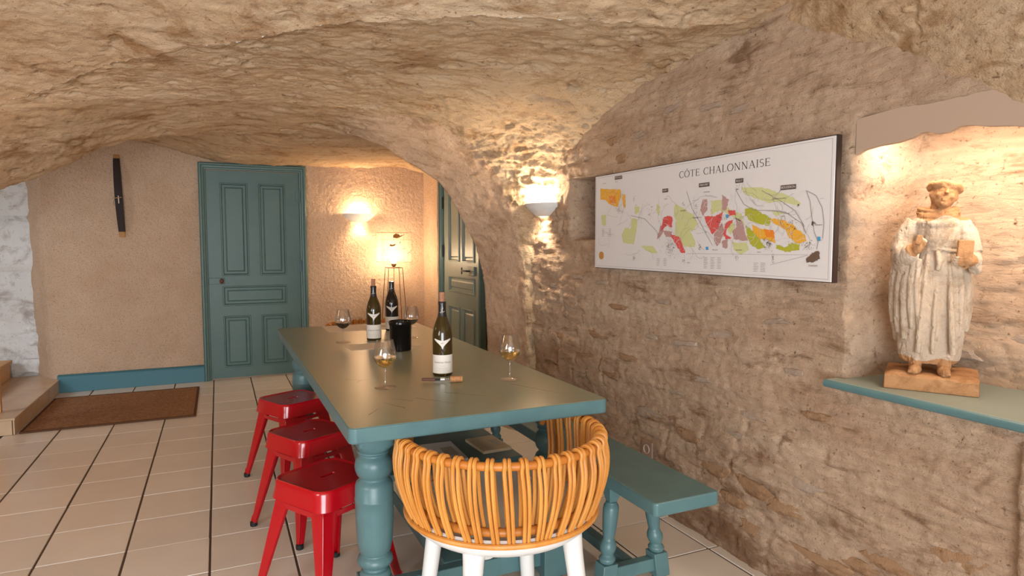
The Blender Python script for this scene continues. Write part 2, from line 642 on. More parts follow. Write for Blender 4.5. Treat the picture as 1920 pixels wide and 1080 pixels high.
rg3.inputs['From Min'].default_value = 0.36
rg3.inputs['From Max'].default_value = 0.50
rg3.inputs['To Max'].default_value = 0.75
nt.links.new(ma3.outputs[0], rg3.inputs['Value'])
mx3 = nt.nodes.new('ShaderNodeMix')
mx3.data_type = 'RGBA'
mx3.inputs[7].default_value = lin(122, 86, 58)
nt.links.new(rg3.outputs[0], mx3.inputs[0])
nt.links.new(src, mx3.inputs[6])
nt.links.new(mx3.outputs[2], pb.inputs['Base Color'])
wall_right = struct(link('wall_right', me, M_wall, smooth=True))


def wall_x(y, z):
    i = int(np.clip(np.searchsorted(yy, y), 1, NY - 1))
    j = int(np.clip(np.searchsorted(zz, z), 1, NZ - 1))
    return float(X[i, j])


# bare stones showing through the plaster (each one a piece of the wall)
def stone_mesh(wd, ht, th, seed):
    rnd = random.Random(seed)
    bm = bmesh.new()
    n = 13
    rings = []
    prm = [(1.0, 0.0), (0.93, 0.75), (0.60, 1.0)]
    rad = [1 + rnd.uniform(-.30, .22) for _ in range(n)]
    for s, d in prm:
        ring = []
        for k in range(n):
            a = 2 * PI * k / n
            ca, sa = math.cos(a), math.sin(a)
            q = 0.62
            x = math.copysign(abs(ca) ** q, ca) * wd / 2 * s * rad[k]
            z = math.copysign(abs(sa) ** q, sa) * ht / 2 * s * rad[k]
            ring.append(bm.verts.new((-d * th + rnd.uniform(-.0015, .0015), x, z)))
        rings.append(ring)
    for a, b in zip(rings, rings[1:]):
        for k in range(n):
            bm.faces.new((a[k], a[(k + 1) % n], b[(k + 1) % n], b[k]))
    bm.faces.new(rings[-1])
    return bm_mesh(bm, 'stone')


stone_me = [stone_mesh(0.15, 0.042, 0.012, k) for k in range(5)]
for q in stone_me[:3]:
    q.materials.append(M_stone)
for q in stone_me[3:]:
    q.materials.append(M_stone2)
# (y, z, length scale, height scale, mesh) : read off the photo on the wall plane
ST = [(1.93, .33, 1.5, 1.7, 0), (1.76, .30, 1.2, 1.4, 1), (1.60, .17, 1.8, 1.3, 2), (1.46, .22, 1.2, 1.2, 0), (1.90, .15, 1.2, 1.5, 1),
      (2.15, .34, 1.4, 1.9, 2), (2.30, .44, 1.2, 1.5, 0), (2.62, .47, 1.4, 1.3, 3), (2.05, .52, 1.0, 1.0, 4), (1.66, .42, 1.3, 1.2, 4),
      (1.34, .28, 1.5, 1.5, 1), (1.12, .39, 1.1, 2.0, 0), (1.04, .27, 1.1, 2.2, 3), (1.20, .24, .9, 1.2, 1), (2.02, .24, 1.0, 1.2, 0),
      (2.42, .62, 1.1, .9, 4), (1.93, .62, 1.1, .8, 3), (1.62, .70, .8, .8, 0), (2.36, .86, 1.2, .8, 4), (2.10, .93, 1.3, .9, 3),
      (2.78, .72, 1.1, .9, 1), (2.62, .86, .9, .8, 4), (2.88, .98, 1.2, .8, 0), (3.10, .80, 1.1, .9, 1), (3.22, .66, 1.1, 1.0, 2),
      (2.95, .60, 1.0, 1.0, 2), (3.42, .92, 1.0, .9, 4), (3.55, .74, 1.0, .9, 1), (3.30, 1.12, 1.0, .8, 3), (3.62, 1.05, .9, .9, 4),
      (2.20, .72, .9, .7, 3), (1.74, .84, .7, .8, 4), (2.52, 1.04, 1.0, .8, 4), (3.05, 1.10, .9, .7, 4), (1.82, 1.02, 1.0, .6, 3),
      (2.72, 1.86, .9, .9, 3), (2.45, 1.94, 1.0, .9, 4), (2.93, 1.86, .8, 1.2, 0), (3.22, 1.80, .7, .9, 3), (2.2, 1.90, 1.1, .8, 4),
      (2.86, 1.76, .6, 1.3, 0), (2.0, 1.86, 1.0, .7, 3)]
for y, z, sw, sh, kk in ST:
    o = bpy.data.objects.new('stone', stone_me[kk])
    C.objects.link(o)
    o.parent = wall_right
    o.location = (wall_x(y, z) + 0.0085, y, z)
    o.scale = (1, sw, sh)
    o.rotation_euler = (R(random.uniform(-7, 7)), R(random.uniform(-5, 5)), R(random.uniform(-4, 4)))
# larger pale rubble in the back of the statue niche
for y, z, sw, sh, kk in [(1.10, 1.02, 1.5, 1.0, 4), (1.02, .93, 1.3, .9, 3), (0.98, 1.16, 1.2, .8, 4), (1.32, .95, .8, 1.0, 3), (1.0, 1.36, 1.4, .8, 4), (.86, 1.25, 1.2, .9, 3)]:
    o = bpy.data.objects.new('stone', stone_me[kk])
    C.objects.link(o)
    o.parent = wall_right
    o.location = (wall_x(y, z) + 0.007, y, z)
    o.scale = (1, sw, sh)
    o.rotation_euler = (R(random.uniform(-7, 7)), 0, 0)

# ------------------------------------------------------------------ ceiling: rails of the vault, arch and far room
def resample(rail, n):
    """smooth curve through the rail's control points (parameter = index)"""
    pts = catmull(rail, 16)
    A = np.array([tuple(p) for p in pts])
    t = np.linspace(0, len(A) - 1, n)
    i = np.clip(t.astype(int), 0, len(A) - 2)
    f = (t - i)[:, None]
    return A[i] * (1 - f) + A[i + 1] * f


Acol = [(-2.2, 4.0, 0), (-2.1, 4.0, .9), (-1.8, 4.02, 1.55), (-1.35, 4.03, 1.88), (-1.0, 4.0, 2.0), (-.68, 3.75, 2.07), (-.43, 3.48, 2.13),
        (-.2, 3.23, 2.15), (.11, 2.89, 2.15), (.38, 2.56, 2.15), (.63, 2.38, 2.15), (.86, 2.25, 2.15), (1.27, 2.12, 2.15), (1.57, 2.03, 2.15),
        (1.76, 1.96, 2.155), (1.94, 1.93, 2.165), (1.96, 2.4, 2.15), (1.98, 3.1, 2.0), (2.0, 3.5, 1.8)]
Fcol = [(-2.2, 4.02, -.02), (-2.1, 4.02, .9), (-1.8, 4.04, 1.54), (-1.35, 4.05, 1.86), (-1.0, 4.04, 1.97), (-.75, 3.98, 2.02), (-.5, 3.93, 2.06),
        (-.25, 3.9, 2.09), (.1, 3.9, 2.11), (.4, 3.9, 2.12), (.65, 3.95, 2.13), (.91, 4.04, 2.13), (1.2, 4.07, 2.12), (1.48, 4.08, 2.02),
        (1.63, 4.08, 1.91), (1.79, 4.08, 1.71), (1.91, 4.08, 1.34), (1.97, 4.08, .93), (1.99, 4.08, -.02)]
Icol = [(-1.40, 4.1, -.02), (-1.38, 4.1, .8), (-1.30, 4.1, 1.22), (-1.16, 4.1, 1.45), (-1.0, 4.1, 1.59), (-.77, 4.1, 1.71), (-.55, 4.1, 1.83),
        (-.25, 4.1, 1.915), (.1, 4.15, 2.0), (.4, 4.8, 2.11), (.66, 4.6, 2.105), (.91, 4.15, 1.965), (1.12, 4.1, 1.85), (1.26, 4.1, 1.77),
        (1.37, 4.1, 1.69), (1.53, 4.1, 1.43), (1.63, 4.1, 1.2), (1.68, 4.1, .8), (1.68, 4.1, -.02)]


def J_of(i, p):
    x, y, z = p
    if i >= 15:
        return (x * 1.045 + .01, y * 1.045, 1.32 + (z - 1.32) * 1.045)
    if i >= 11:
        return (x * 1.05 + .02, y * 1.05, 1.32 + (z - 1.32) * 1.05 + .03)
    return (x - (.03 if i < 6 else 0), y + .12, z + (0.05 if i < 8 else 0.0))


LEAN = {0: 4.9, 1: 4.9, 2: 4.9, 3: 4.9, 4: 4.9, 5: 4.9, 6: 4.9, 7: 4.9, 8: 4.9}
Icol = [(p[0] * LEAN[i] / p[1], LEAN[i], 1.32 + (p[2] - 1.32) * LEAN[i] / p[1]) if i in LEAN else p for i, p in enumerate(Icol)]
Icol[8] = (.12, 4.9, 2.10)
for i in range(10, 19):
    kf = .965 if i > 11 else (.99 if i == 10 else .98)
    ki = 1.06 if i > 11 else 1.03
    Fcol[i] = (Fcol[i][0] * kf, Fcol[i][1] * kf, 1.32 + (Fcol[i][2] - 1.32) * kf)
    if i > 10:
        Icol[i] = (Icol[i][0] * ki, Icol[i][1] * ki, 1.32 + (Icol[i][2] - 1.32) * ki)
Jcol = [J_of(i, p) for i, p in enumerate(Icol)]
Kcol = [(-2.9, 5.2, 2.05), (-2.6, 5.2, 2.1), (-2.2, 5.2, 2.14), (-1.7, 5.25, 2.18), (-1.3, 5.3, 2.22), (-.9, 5.35, 2.25), (-.62, 5.35, 2.25),
        (-.3, 5.35, 2.22), (.1, 5.35, 2.15), (.4, 5.25, 2.12), (.66, 5.1, 2.11), (.91, 4.9, 2.12), (1.15, 4.9, 2.12), (1.4, 4.9, 2.14),
        (1.65, 4.9, 2.14), (2.0, 4.9, 2.08), (2.22, 4.75, 1.6), (2.26, 4.7, .9), (2.26, 4.7, -.02)]
Lcol = [(-2.9, 7.1, 2.1), (-2.5, 7.1, 2.15), (-2.1, 7.1, 2.2), (-1.7, 7.1, 2.25), (-1.3, 7.0, 2.27), (-.9, 6.85, 2.27), (-.68, 6.85, 2.245),
        (-.42, 6.85, 2.205), (-.14, 6.85, 2.12), (.1, 6.85, 2.085), (.45, 6.85, 2.08), (.81, 6.85, 2.085), (1.05, 6.85, 2.09), (1.25, 6.85, 2.10),
        (1.5, 6.85, 2.115), (1.75, 6.85, 2.13), (2.0, 6.85, 2.10), (2.25, 6.85, 2.05), (2.4, 6.85, 2.02)]
Gcol = []
for i, (a, f) in enumerate(zip(Acol, Fcol)):
    g = [(a[k] + f[k]) / 2 for k in range(3)]
    if 5 <= i <= 12:
        g[2] += 0.015
    if i == 13:
        g = [1.55, 3.05, 2.11]
    if i == 14:
        g = [1.74, 3.02, 2.085]
    if i == 15:
        g = [1.90, 3.02, 2.03]
    if i == 16:
        g = [1.96, 3.28, 1.93]
    if i == 17:
        g = [1.985, 3.58, 1.74]
    if i == 18:
        g = [2.01, 3.8, 1.2]
    Gcol.append(tuple(g))

NU = 560
rA, rG, rF, rI, rJ, rK, rL = [resample(c, NU) for c in (Acol, Gcol, Fcol, Icol, Jcol, Kcol, Lcol)]


def seg_rows(a, b, n, mid=None, end=False):
    t = np.linspace(0, 1, n + 1)
    if not end:
        t = t[:-1]
    t = t[:, None, None]
    if mid is None:
        return a[None] * (1 - t) + b[None] * t
    return a[None] * (1 - t) * (1 - 2 * t) + 4 * mid[None] * t * (1 - t) + b[None] * t * (2 * t - 1)


def rock_disp(P, amp=1.0, streak=1.0):
    """rock relief: broad lumps, horizontal tool/bed streaks, chips"""
    q = P * np.array([1.6, 1.8, 3.0])
    d = 0.030 * fbm(q, 3)
    s = P * np.array([3.2, 5.5, 15.0])
    d = d + streak * 0.016 * fbm(s + 0.6 * perlin(P * 2)[..., None], 4, 0.6, ridged=True)
    # chips / scars
    r = fbm(P * np.array([3.0, 5.0, 9.0]) + 31, 4, 0.6)
    d = d - 0.012 * ss(0.16, 0.34, r)
    d = d + 0.012 * fbm(P * np.array([16, 18, 26]), 4, 0.65)
    gk = fbm(P * np.array([4.0, 4.5, 7.0]) + 77, 3, 0.6)
    d = d - 0.02 * ss(.30, .38, gk) * ss(.62, .30, gk)
    return d * amp


rows = np.concatenate([seg_rows(rA, rF, 200, rG), seg_rows(rF, rI, 46), seg_rows(rI, rJ, 26), seg_rows(rJ, rK, 26), seg_rows(rK, rL, 90, end=True)], 0)
P = rows.transpose(1, 0, 2).copy()
N = grid_normals(P)
# make normals point into the room (down / towards the camera side)
ref = np.array([0.3, 2.6, 1.2])
NN = N
flipm = ((NN * np.array([0, 0, 1.0])).sum(-1).mean() > 0)
if flipm:
    NN = -NN
ampu = np.ones(P.shape[:2])
jj = np.arange(P.shape[1])[None, :]
face = ss(200, 206, jj) * (1 - ss(266, 274, jj))                     # arch face and soffit: finer dressed stone
uu = np.linspace(0, 18, NU)[:, None]
ampu = 1 - 0.55 * face * ss(10, 12, uu)
# the first row must weld with the near vault: same displacement function of position is used there
D = rock_disp(P) * ampu
P2 = P + NN * D[..., None]
me_v = grid_mesh('vault', P2, flip=flipm)

# near vault (over the camera), from the groin A back over the viewer
rA2c = Acol[:16] + [(1.945, 1.77, 2.087), (1.945, 1.56, 1.985), (1.945, 1.38, 1.91), (1.945, 1.23, 1.80), (1.945, 1.08, 1.717), (1.945, .99, 1.64), (1.95, .75, 1.40), (1.96, .35, .9), (1.96, .1, -.02)]
Tcol, Ucol, Vcol = [], [], []
for i, (x, y, z) in enumerate(rA2c):
    if i < 2:
        Tcol.append((-2.2, 3.2, z)); Ucol.append((-2.2, .5, z)); Vcol.append((-2.2, -2.5, z))
    elif i < 4:
        Tcol.append((x - .15, 3.2, z + .02)); Ucol.append((x - .2, .5, z + .05)); Vcol.append((x - .2, -2.5, z + .05))
    elif i <= 15:
        s = (i - 4) / 11
        xx = -1.1 + s * 2.5
        Tcol.append((x * .9 + xx * .1 - .05, y - 0.55, z + 0.17 + 0.05 * math.sin(PI * s)))
        Ucol.append((xx, .6, 2.42 - .10 * (2 * s - 1) ** 2))
        Vcol.append((xx, -2.5, 2.42 - .15 * (2 * s - 1) ** 2))
    else:
        s = (i - 16) / 8
        Tcol.append((1.80 + .12 * s, y - .14 * (1 - s) - .1, z + .10 * (1 - s)))
        Ucol.append((1.5 + .45 * s, .3 - .4 * s, 2.25 - 2.27 * s ** 1.6))
        Vcol.append((1.5 + .45 * s, -2.5, 2.2 - 2.22 * s ** 1.6))
NU2 = 600
qA, qT, qU, qV = [resample(c, NU2) for c in (rA2c, Tcol, Ucol, Vcol)]
rows = np.concatenate([seg_rows(qA, qT, 90), seg_rows(qT, qU, 110), seg_rows(qU, qV, 30, end=True)], 0)
P = rows.transpose(1, 0, 2).copy()
N = grid_normals(P)
flipn = (N[:, :, 2].mean() > 0)
if flipn:
    N = -N
D = rock_disp(P, 1.0, 0.7) * (1 - .55 * ss(15.2, 17, np.linspace(0, len(rA2c) - 1, NU2))[:, None])
P3 = P + N * D[..., None]
# weld first row to the vault's first row where they share the groin
share = np.linspace(0, len(rA2c) - 1, NU2)
su = share * (NU - 1) / 18
for k in range(NU2):
    if share[k] <= 15:
        i0 = int(su[k]); f = su[k] - i0
        P3[k, 0] = P2[i0, 0] * (1 - f) + P2[min(i0 + 1, NU - 1), 0] * f
me_n = grid_mesh('near', P3, flip=flipn)
bm = bmesh.new()
bm.from_mesh(me_v)
nv = len(bm.faces)
bm.from_mesh(me_n)
me = bpy.data.meshes.new('ceiling')
bm.to_mesh(me)
bm.free()
ceiling = struct(link('ceiling', me, [M_ceil, M_pier], smooth=True))
# arch face, soffit and right jamb are the pinker dressed stone
mi = np.zeros(len(me.polygons), dtype=np.int32)
cent = np.zeros(len(me.polygons) * 3)
me.polygons.foreach_get('center', cent)
cent = cent.reshape(-1, 3)
nvf = (NU - 1) * (len(P2[0]) - 1)
fidx = np.arange(nvf)
ui, vi = fidx // (P2.shape[1] - 1), fidx % (P2.shape[1] - 1)
sel = (vi >= 200) & (vi < 272) & (ui > NU * (10.7 + .5 * np.sin(vi * .9) * np.sin(vi * .23 + 1)) / 18)
mi[:nvf][sel] = 1
me.polygons.foreach_set('material_index', mi)
me.update()

# ------------------------------------------------------------------ far wall (stucco), left return, white stone wall
NX, NZ2 = 430, 280
xx = np.linspace(0, 1, NX)
zz2 = np.linspace(-0.02, 2.34, NZ2)
Ug, Zg2 = np.meshgrid(xx, zz2, indexing='ij')
xl = -1.385 - 0.045 * np.clip(Zg2 / 1.9, 0, 1.2) + 0.01 * perlin(np.stack([Zg2 * 6, Zg2 * 0, Zg2 * 0], -1))
Xg = xl + (2.10 - xl) * Ug
d = 0.006 * fbm(np.stack([Xg * 3, Zg2 * 3, Xg * 0], -1), 3) + 0.008 * fbm(np.stack([Xg * 30, Zg2 * 30, Xg * 0 + 3], -1), 3, .7)
edge = ss(0.06, 0.0, Xg - xl)
P = np.stack([Xg, 6.80 - d + 0.05 * edge ** 2, Zg2], -1)
struct(link('wall_far', grid_mesh('wall_far', P), M_stucco, smooth=True))
# return of the far wall at the stair opening
zz3 = np.linspace(-.02, 2.34, 160)
tt = np.linspace(0, 1, 14)
Tg, Zg3 = np.meshgrid(tt, zz3, indexing='ij')
xl3 = -1.385 - 0.045 * np.clip(Zg3 / 1.9, 0, 1.2) + 0.01 * perlin(np.stack([Zg3 * 6, Zg3 * 0, Zg3 * 0], -1))
P = np.stack([xl3 - 0.125 * Tg + 0.010 * fbm(np.stack([Zg3 * 9, Tg * 2, Tg * 0], -1), 3), 6.85 + 0.22 * Tg, Zg3], -1)
struct(link('trim_1', grid_mesh('trim_1', P, flip=True), M_stucco, smooth=True))
# white stone wall of the stair opening
NXw, NZw = 110, 170
Xw, Zw = np.meshgrid(np.linspace(-2.95, -1.36, NXw), np.linspace(-.02, 2.3, NZw), indexing='ij')
lowm = ss(1.10, 0.95, Zw)
cr, ce = course_relief(Xw, Zw, 0.13, 0.30, 4.0)
d = 0.010 * fbm(np.stack([Xw * 5, Zw * 8, Xw * 0], -1), 4) + lowm * (0.02 * cr * (.4 + ce) + 0.016 * fbm(np.stack([Xw * 7, Zw * 14, Xw * 0 + 5], -1), 4)) + 0.008 * fbm(np.stack([Xw * 22, Zw * 22, Xw * 0 + 1], -1), 3)
P = np.stack([Xw, 7.06 - d, Zw], -1)
wl = struct(link('wall_left', grid_mesh('wall_left', P), M_white, smooth=True))


def block_mesh(wd, ht, th, seed):
    bm = bmesh.new()
    n, m_ = 14, 10
    rs = np.random.RandomState(seed)
    V = []
    for i in range(n + 1):
        row = []
        for j in range(m_ + 1):
            u, v = i / n, j / m_
            x, z = (u - .5) * wd, (v - .5) * ht
            e = min(u, 1 - u) * wd, min(v, 1 - v) * ht
            ed = min(1, min(e) / 0.03)
            y = -th * (ed ** .5) - 0.006 * float(perlin(np.array([x * 22 + seed, z * 22, seed * 1.0]))) * ed
            # rounded corner
            row.append(bm.verts.new((x * (1 - .03 * (abs(v - .5) * 2) ** 6), y, z)))
        V.append(row)
    for i in range(n):
        for j in range(m_):
            bm.faces.new((V[i][j], V[i + 1][j], V[i + 1][j + 1], V[i][j + 1]))
    return bm_mesh(bm, 'stone')


for x, z, wd, ht in [(-1.75, 1.78, .56, .44), (-1.74, 1.30, .58, .46), (-2.35, 1.78, .6, .44), (-2.36, 1.30, .6, .46)]:
    o = link('stone', block_mesh(wd, ht, 0.035, int(x * -100 + z * 10)), M_white, wl, smooth=True, )
    o.location = (x, 7.05, z)

# right wall of the far room
NYr, NZr = 130, 130
Yr, Zr = np.meshgrid(np.linspace(4.4, 6.86, NYr), np.linspace(-.02, 2.3, NZr), indexing='ij')
d = 0.012 * fbm(np.stack([Yr * 4, Zr * 5, Yr * 0], -1), 4) + 0.004 * fbm(np.stack([Yr * 24, Zr * 24, Yr * 0 + 3], -1), 2)
hole = ss(6.30, 6.33, Yr)                 # plaster stands proud beside the door recess
P = np.stack([2.13 - d - 0.085 * hole, Yr, Zr], -1)
struct(link('wall_right', grid_mesh('wall_right_far', P, flip=True), M_stucco, smooth=True))
# left wall of the near room (outside the frame)
struct(obj('wall_left', box(-2.32, -2.16, -2.6, 4.1, -.02, 2.4), M_pier))
struct(obj('wall_left', box(-3.1, -2.95, 4.1, 7.2, -.02, 2.4), M_white))

# ------------------------------------------------------------------ doors
def frame_profile_bar(bm, x0, x1, z0, z1, y, depths):
    """stepped moulding bar: nested boxes"""
    for k, (ins, dp) in enumerate(depths):
        add_box(bm, x0 + ins, x1 - ins, y - dp, y + 0.02, z0 + ins, z1 - ins)


def panel_parts(parent, x0, x1, z0, z1, m):
    """recessed panel with bevelled field and a raised moulding round it; the door face is y = 0, towards -y"""
    bm = bmesh.new()
    # moulding frame (4 mitred bars)
    w_ = 0.020
    prof = [(0, 0.002), (0.004, 0.011), (0.011, 0.011), (0.016, 0.003), (w_, -0.008)]
    rings = []
    for ins, dp in prof:
        rings.append([bm.verts.new(p) for p in ((x0 + ins, -dp, z0 + ins), (x1 - ins, -dp, z0 + ins), (x1 - ins, -dp, z1 - ins), (x0 + ins, -dp, z1 - ins))])
    for a, b in zip(rings, rings[1:]):
        for k in range(4):
            bm.faces.new((a[k], a[(k + 1) % 4], b[(k + 1) % 4], b[k]))
    obj('moulding', bm, m, parent)
    bm = bmesh.new()
    f = 0.020
    rings = []
    for ins, dp in [(w_ - .002, -0.010), (w_ + f, -0.010), (w_ + f + 0.012, -0.003)]:
        rings.append([bm.verts.new(p) for p in ((x0 + ins, -dp, z0 + ins), (x1 - ins, -dp, z0 + ins), (x1 - ins, -dp, z1 - ins), (x0 + ins, -dp, z1 - ins))])
    for a, b in zip(rings, rings[1:]):
        for k in range(4):
            bm.faces.new((a[k], a[(k + 1) % 4], b[(k + 1) % 4], b[k]))
    bm.faces.new(rings[-1])
    obj('panel', bm, m, parent)


def leaf(bm, x0, x1, z0, z1, pans):
    """door leaf 4 cm thick with openings where the panels sit"""
    xs = sorted({x0, x1, *[p[0] for p in pans], *[p[1] for p in pans]})
    zs = sorted({z0, z1, *[p[2] for p in pans], *[p[3] for p in pans]})
    for i in range(len(xs) - 1):
        for j in range(len(zs) - 1):
            cx, cz = (xs[i] + xs[i + 1]) / 2, (zs[j] + zs[j + 1]) / 2
            inside = any(p[0] < cx < p[1] and p[2] < cz < p[3] for p in pans)
            v = [bm.verts.new((x, 0.0 if not inside else 0.012, z)) for x, z in ((xs[i], zs[j]), (xs[i + 1], zs[j]), (xs[i + 1], zs[j + 1]), (xs[i], zs[j + 1]))]
            bm.faces.new(v)
    add_box(bm, x0, x1, 0.013, 0.04, z0, z1)


d1 = struct(bpy.data.objects.new('door_1', None))
C.objects.link(d1)
d1.location = (0, 6.775, 0)
pans = [(0.037, 0.279, 1.003, 1.891), (0.380, 0.620, 1.003, 1.891), (0.030, 0.622, 0.714, 0.905), (0.020, 0.262, 0.115, 0.618), (0.365, 0.610, 0.115, 0.612)]
pans = [(0.035, 0.280, 1.003, 1.891), (0.378, 0.622, 1.003, 1.891), (0.035, 0.622, 0.714, 0.905), (0.035, 0.280, 0.115, 0.615), (0.378, 0.622, 0.115, 0.615)]
bm = bmesh.new()
leaf(bm, -0.083, 0.752, 0.012, 2.005, pans)
lf = obj('door_leaf', bm, M_door, d1)
for p in pans:
    panel_parts(lf, *p, M_door)
# casing: stepped architrave left, right and top
bm = bmesh.new()
for ins, dp in [(0, 0.012), (0.014, 0.026), (0.022, 0.034), (0.046, 0.020)]:
    pass


def casing(bm, xa, xb, zt, wd, y0=0.0):
    st = [(0.0, 0.030), (0.010, 0.040), (0.022, 0.040), (0.030, 0.028), (0.044, 0.026), (0.050, 0.014), (wd, 0.012), (wd, -0.03)]
    # left/right/top swept profile with mitres
    rings = []
    for k, (ins, dp) in enumerate([(0.0, -0.02)] + st):
        rings.append([(xa + ins, zt * 0), (xa + ins, zt - ins), (xb - ins, zt - ins), (xb - ins, 0)])
        rings[-1] = [bm.verts.new((p[0], y0 - dp, p[1])) for p in rings[-1]]
    for a, b in zip(rings, rings[1:]):
        for k in range(3):
            bm.faces.new((a[k], a[k + 1], b[k + 1], b[k]))


bm = bmesh.new()
casing(bm, -0.147, 0.818, 2.075, 0.062)
obj('door_frame', bm, M_skirt if False else M_door, d1)
for z in (1.78, .95 + .14):
    bm = box(0.722, 0.752, -0.006, 0.002, z - .055, z + .055)
    h = obj('hinge', bm, M_door, lf, bevel=0.002)
    bm = bmesh.new()
    add_lathe(bm, [(0.0075, -.06), (0.009, -.055), (0.009, .055), (0.0075, .06)], 12, (0.757, -0.012, z))
    obj('hinge_pin', bm, M_teal, h)
bm = box(-0.083, 0.055, -0.014, 0.0, 0.925, 0.985)
lk = obj('lock_plate', bm, M_door, lf, bevel=0.003)
bm = bmesh.new()
Mx = Matrix.Translation((0.028, -0.015, 0.955)) @ Matrix.Rotation(R(90), 4, 'X')
add_lathe(bm, [(0.006, 0), (0.006, .02), (0.014, .026), (0.019, .036), (0.017, .048), (0.006, .054)], 20, M=Mx)
for v in bm.verts:
    v.co.z = 0.955 + (v.co.z - 0.955) * 1.35
obj('door_knob', bm, M_wood_d, lf, smooth=True)

# second door, in the right wall of the far room
d2 = struct(bpy.data.objects.new('door_2', None))
C.objects.link(d2)
d2.location = (2.085, 6.26, 0)
d2.rotation_euler = (0, 0, R(-90))     # local x runs towards -Y, local -y faces -X
pans2 = [(0.185, 0.490, 1.14, 1.85), (0.575, 0.880, 1.14, 1.85), (0.185, 0.880, 0.845, 1.00), (0.185, 0.490, 0.12, 0.71), (0.575, 0.880, 0.12, 0.71)]
bm = bmesh.new()
leaf(bm, 0.03, 1.02, 0.01, 1.95, pans2)
lf2 = obj('door_leaf', bm, M_door2, d2)
for p in pans2:
    panel_parts(lf2, *p, M_door2)
bm = bmesh.new()
casing(bm, -0.035, 1.09, 2.02, 0.06)
obj('door_frame', bm, M_door, d2)
bm = box(0.74, 0.90, -0.016, 0.0, 1.025, 1.105)
obj('lock_plate', bm, M_door2, lf2, bevel=0.003)
bm = bmesh.new()
add_tube(bm, [(0.80, -.01, 1.065), (0.80, -.05, 1.065), (0.74, -.058, 1.065), (0.70, -.056, 1.067)], [.007, .007, .007, .009], 10)
add_tube(bm, [(0.697, -.056, 1.035), (0.697, -.056, 1.095)], .006, 8)
obj('door_handle', bm, M_iron, lf2, smooth=True)
for z in (1.24, 1.72):
    bm = bmesh.new()
    add_lathe(bm, [(0.006, -.06), (0.008, -.055), (0.008, .055), (0.006, .06)], 10, (0.028, -0.012, z))
    obj('hinge', bm, M_iron, lf2)

# skirting board of the far wall
bm = bmesh.new()
prism(bm, [(6.80, 0.0), (6.755, 0.0), (6.755, .125), (6.760, .14), (6.772, .150), (6.80, .155)], -1.315, -0.147, axis='x')
sk = struct(obj('baseboard_far', bm, M_skirt, bevel=0.002))

# ------------------------------------------------------------------ steps on the left
st = thing('tiled_step', 'low beige tiled stair landing at the foot of the white stone wall', 'step', (-1.305, 5.385, 0))
obj('step_core', box(-1.6, -0.012, 0.012, 1.62, 0, 0.104), M_grout, st)
for k in range(5):
    y0 = k * 0.335
    o = obj('tile', box(-0.010, 0.0, y0 + .004, min(y0 + .331, 1.40), 0.002, 0.104), M_steptile, st, bevel=0.0015, seg=1)
for k in range(4):
    o = obj('tile', box(-(k + 1) * .333 + .002, -k * .333 - .002 - (.012 if k == 0 else 0), 0.0, 0.010, 0.002, 0.104), M_steptile, st, bevel=0.0015, seg=1)
for i in range(4):
    for j in range(5):
        x1 = 0.006 - i * .333
        y0 = -0.006 + j * .333
        obj('tile', box(x1 - .330, x1, y0, y0 + .330, 0.104, 0.120), M_steptile, st, bevel=0.0035)
st2 = thing('upper_step', 'pale wooden second stair step above the tiled landing', 'step', (-1.70, 6.0, 0.1207))
obj('riser', box(-.9, 0, 0.0, 0.98, 0, .135), M_pine, st2, bevel=.004)
obj('tread', box(-.9, 0.02, -0.02, 0.98, .135, .165), M_pine, st2, bevel=.006)
ps = thing('wooden_post', 'pale pine post standing on the tiled landing at the left edge', 'post', (-1.470, 5.60, 0.1207))
obj('post_board', box(-.045, .045, -.02, .02, 0, .88), M_pine, ps, bevel=.004)
obj('post_cap', box(-.05, .047, -.025, .025, .88, .895), M_pine, ps, bevel=.004)
for k in range(3):
    obj('post_fillet', box(-.03 + k * .025, -.022 + k * .025, -.024, -.02, .01, .87), M_pine, ps)

# doormat
rg = thing('doormat', 'brown coir doormat lying on the tiles before the tiled step', 'mat', (-0.735, 5.94, 0.0))
n = 60
U, V = np.meshgrid(np.linspace(-.535, .535, 90), np.linspace(-.525, .525, 90), indexing='ij')
Zm = 0.011 + 0.003 * fbm(np.stack([U * 45, V * 45, U * 0], -1), 2) + 0.002 * perlin(np.stack([U * 4, V * 4, U * 0 + 3], -1))
link('pile', grid_mesh('pile', np.stack([U, V, Zm], -1)), M_rug, rg, smooth=True)
bm = bmesh.new()
for a, b_, c_, d_ in ((-.55, .55, -.54, -.522), (-.55, .55, .522, .54), (-.55, -.532, -.522, .522), (.532, .55, -.522, .522)):
    add_box(bm, a, b_, c_, d_, 0.0005, 0.0125)
obj('binding', bm, M_rug_edge, rg)
obj('backing', box(-.54, .54, -.53, .53, 0.0005, 0.006), M_rug_edge, rg)

# ------------------------------------------------------------------ table
TX0, TX1, TY0, TY1 = 0.335, 1.231, 1.885, 4.345
tb = thing('dining_table', 'long grey-green painted farmhouse table with turned teal legs', 'table', ((TX0 + TX1) / 2, (TY0 + TY1) / 2, 0))
cx, cy = (TX0 + TX1) / 2, (TY0 + TY1) / 2
hx, hy = (TX1 - TX0) / 2, (TY1 - TY0) / 2


def rrect(hx, hy, r, n=5):
    pts = []
    for sx, sy, a0 in ((1, 1, 0), (-1, 1, 90), (-1, -1, 180), (1, -1, 270)):
        for k in range(n + 1):
            a = R(a0 + 90 * k / n)
            pts.append((sx * (hx - r) + r * math.cos(a), sy * (hy - r) + r * math.sin(a)))
    return pts


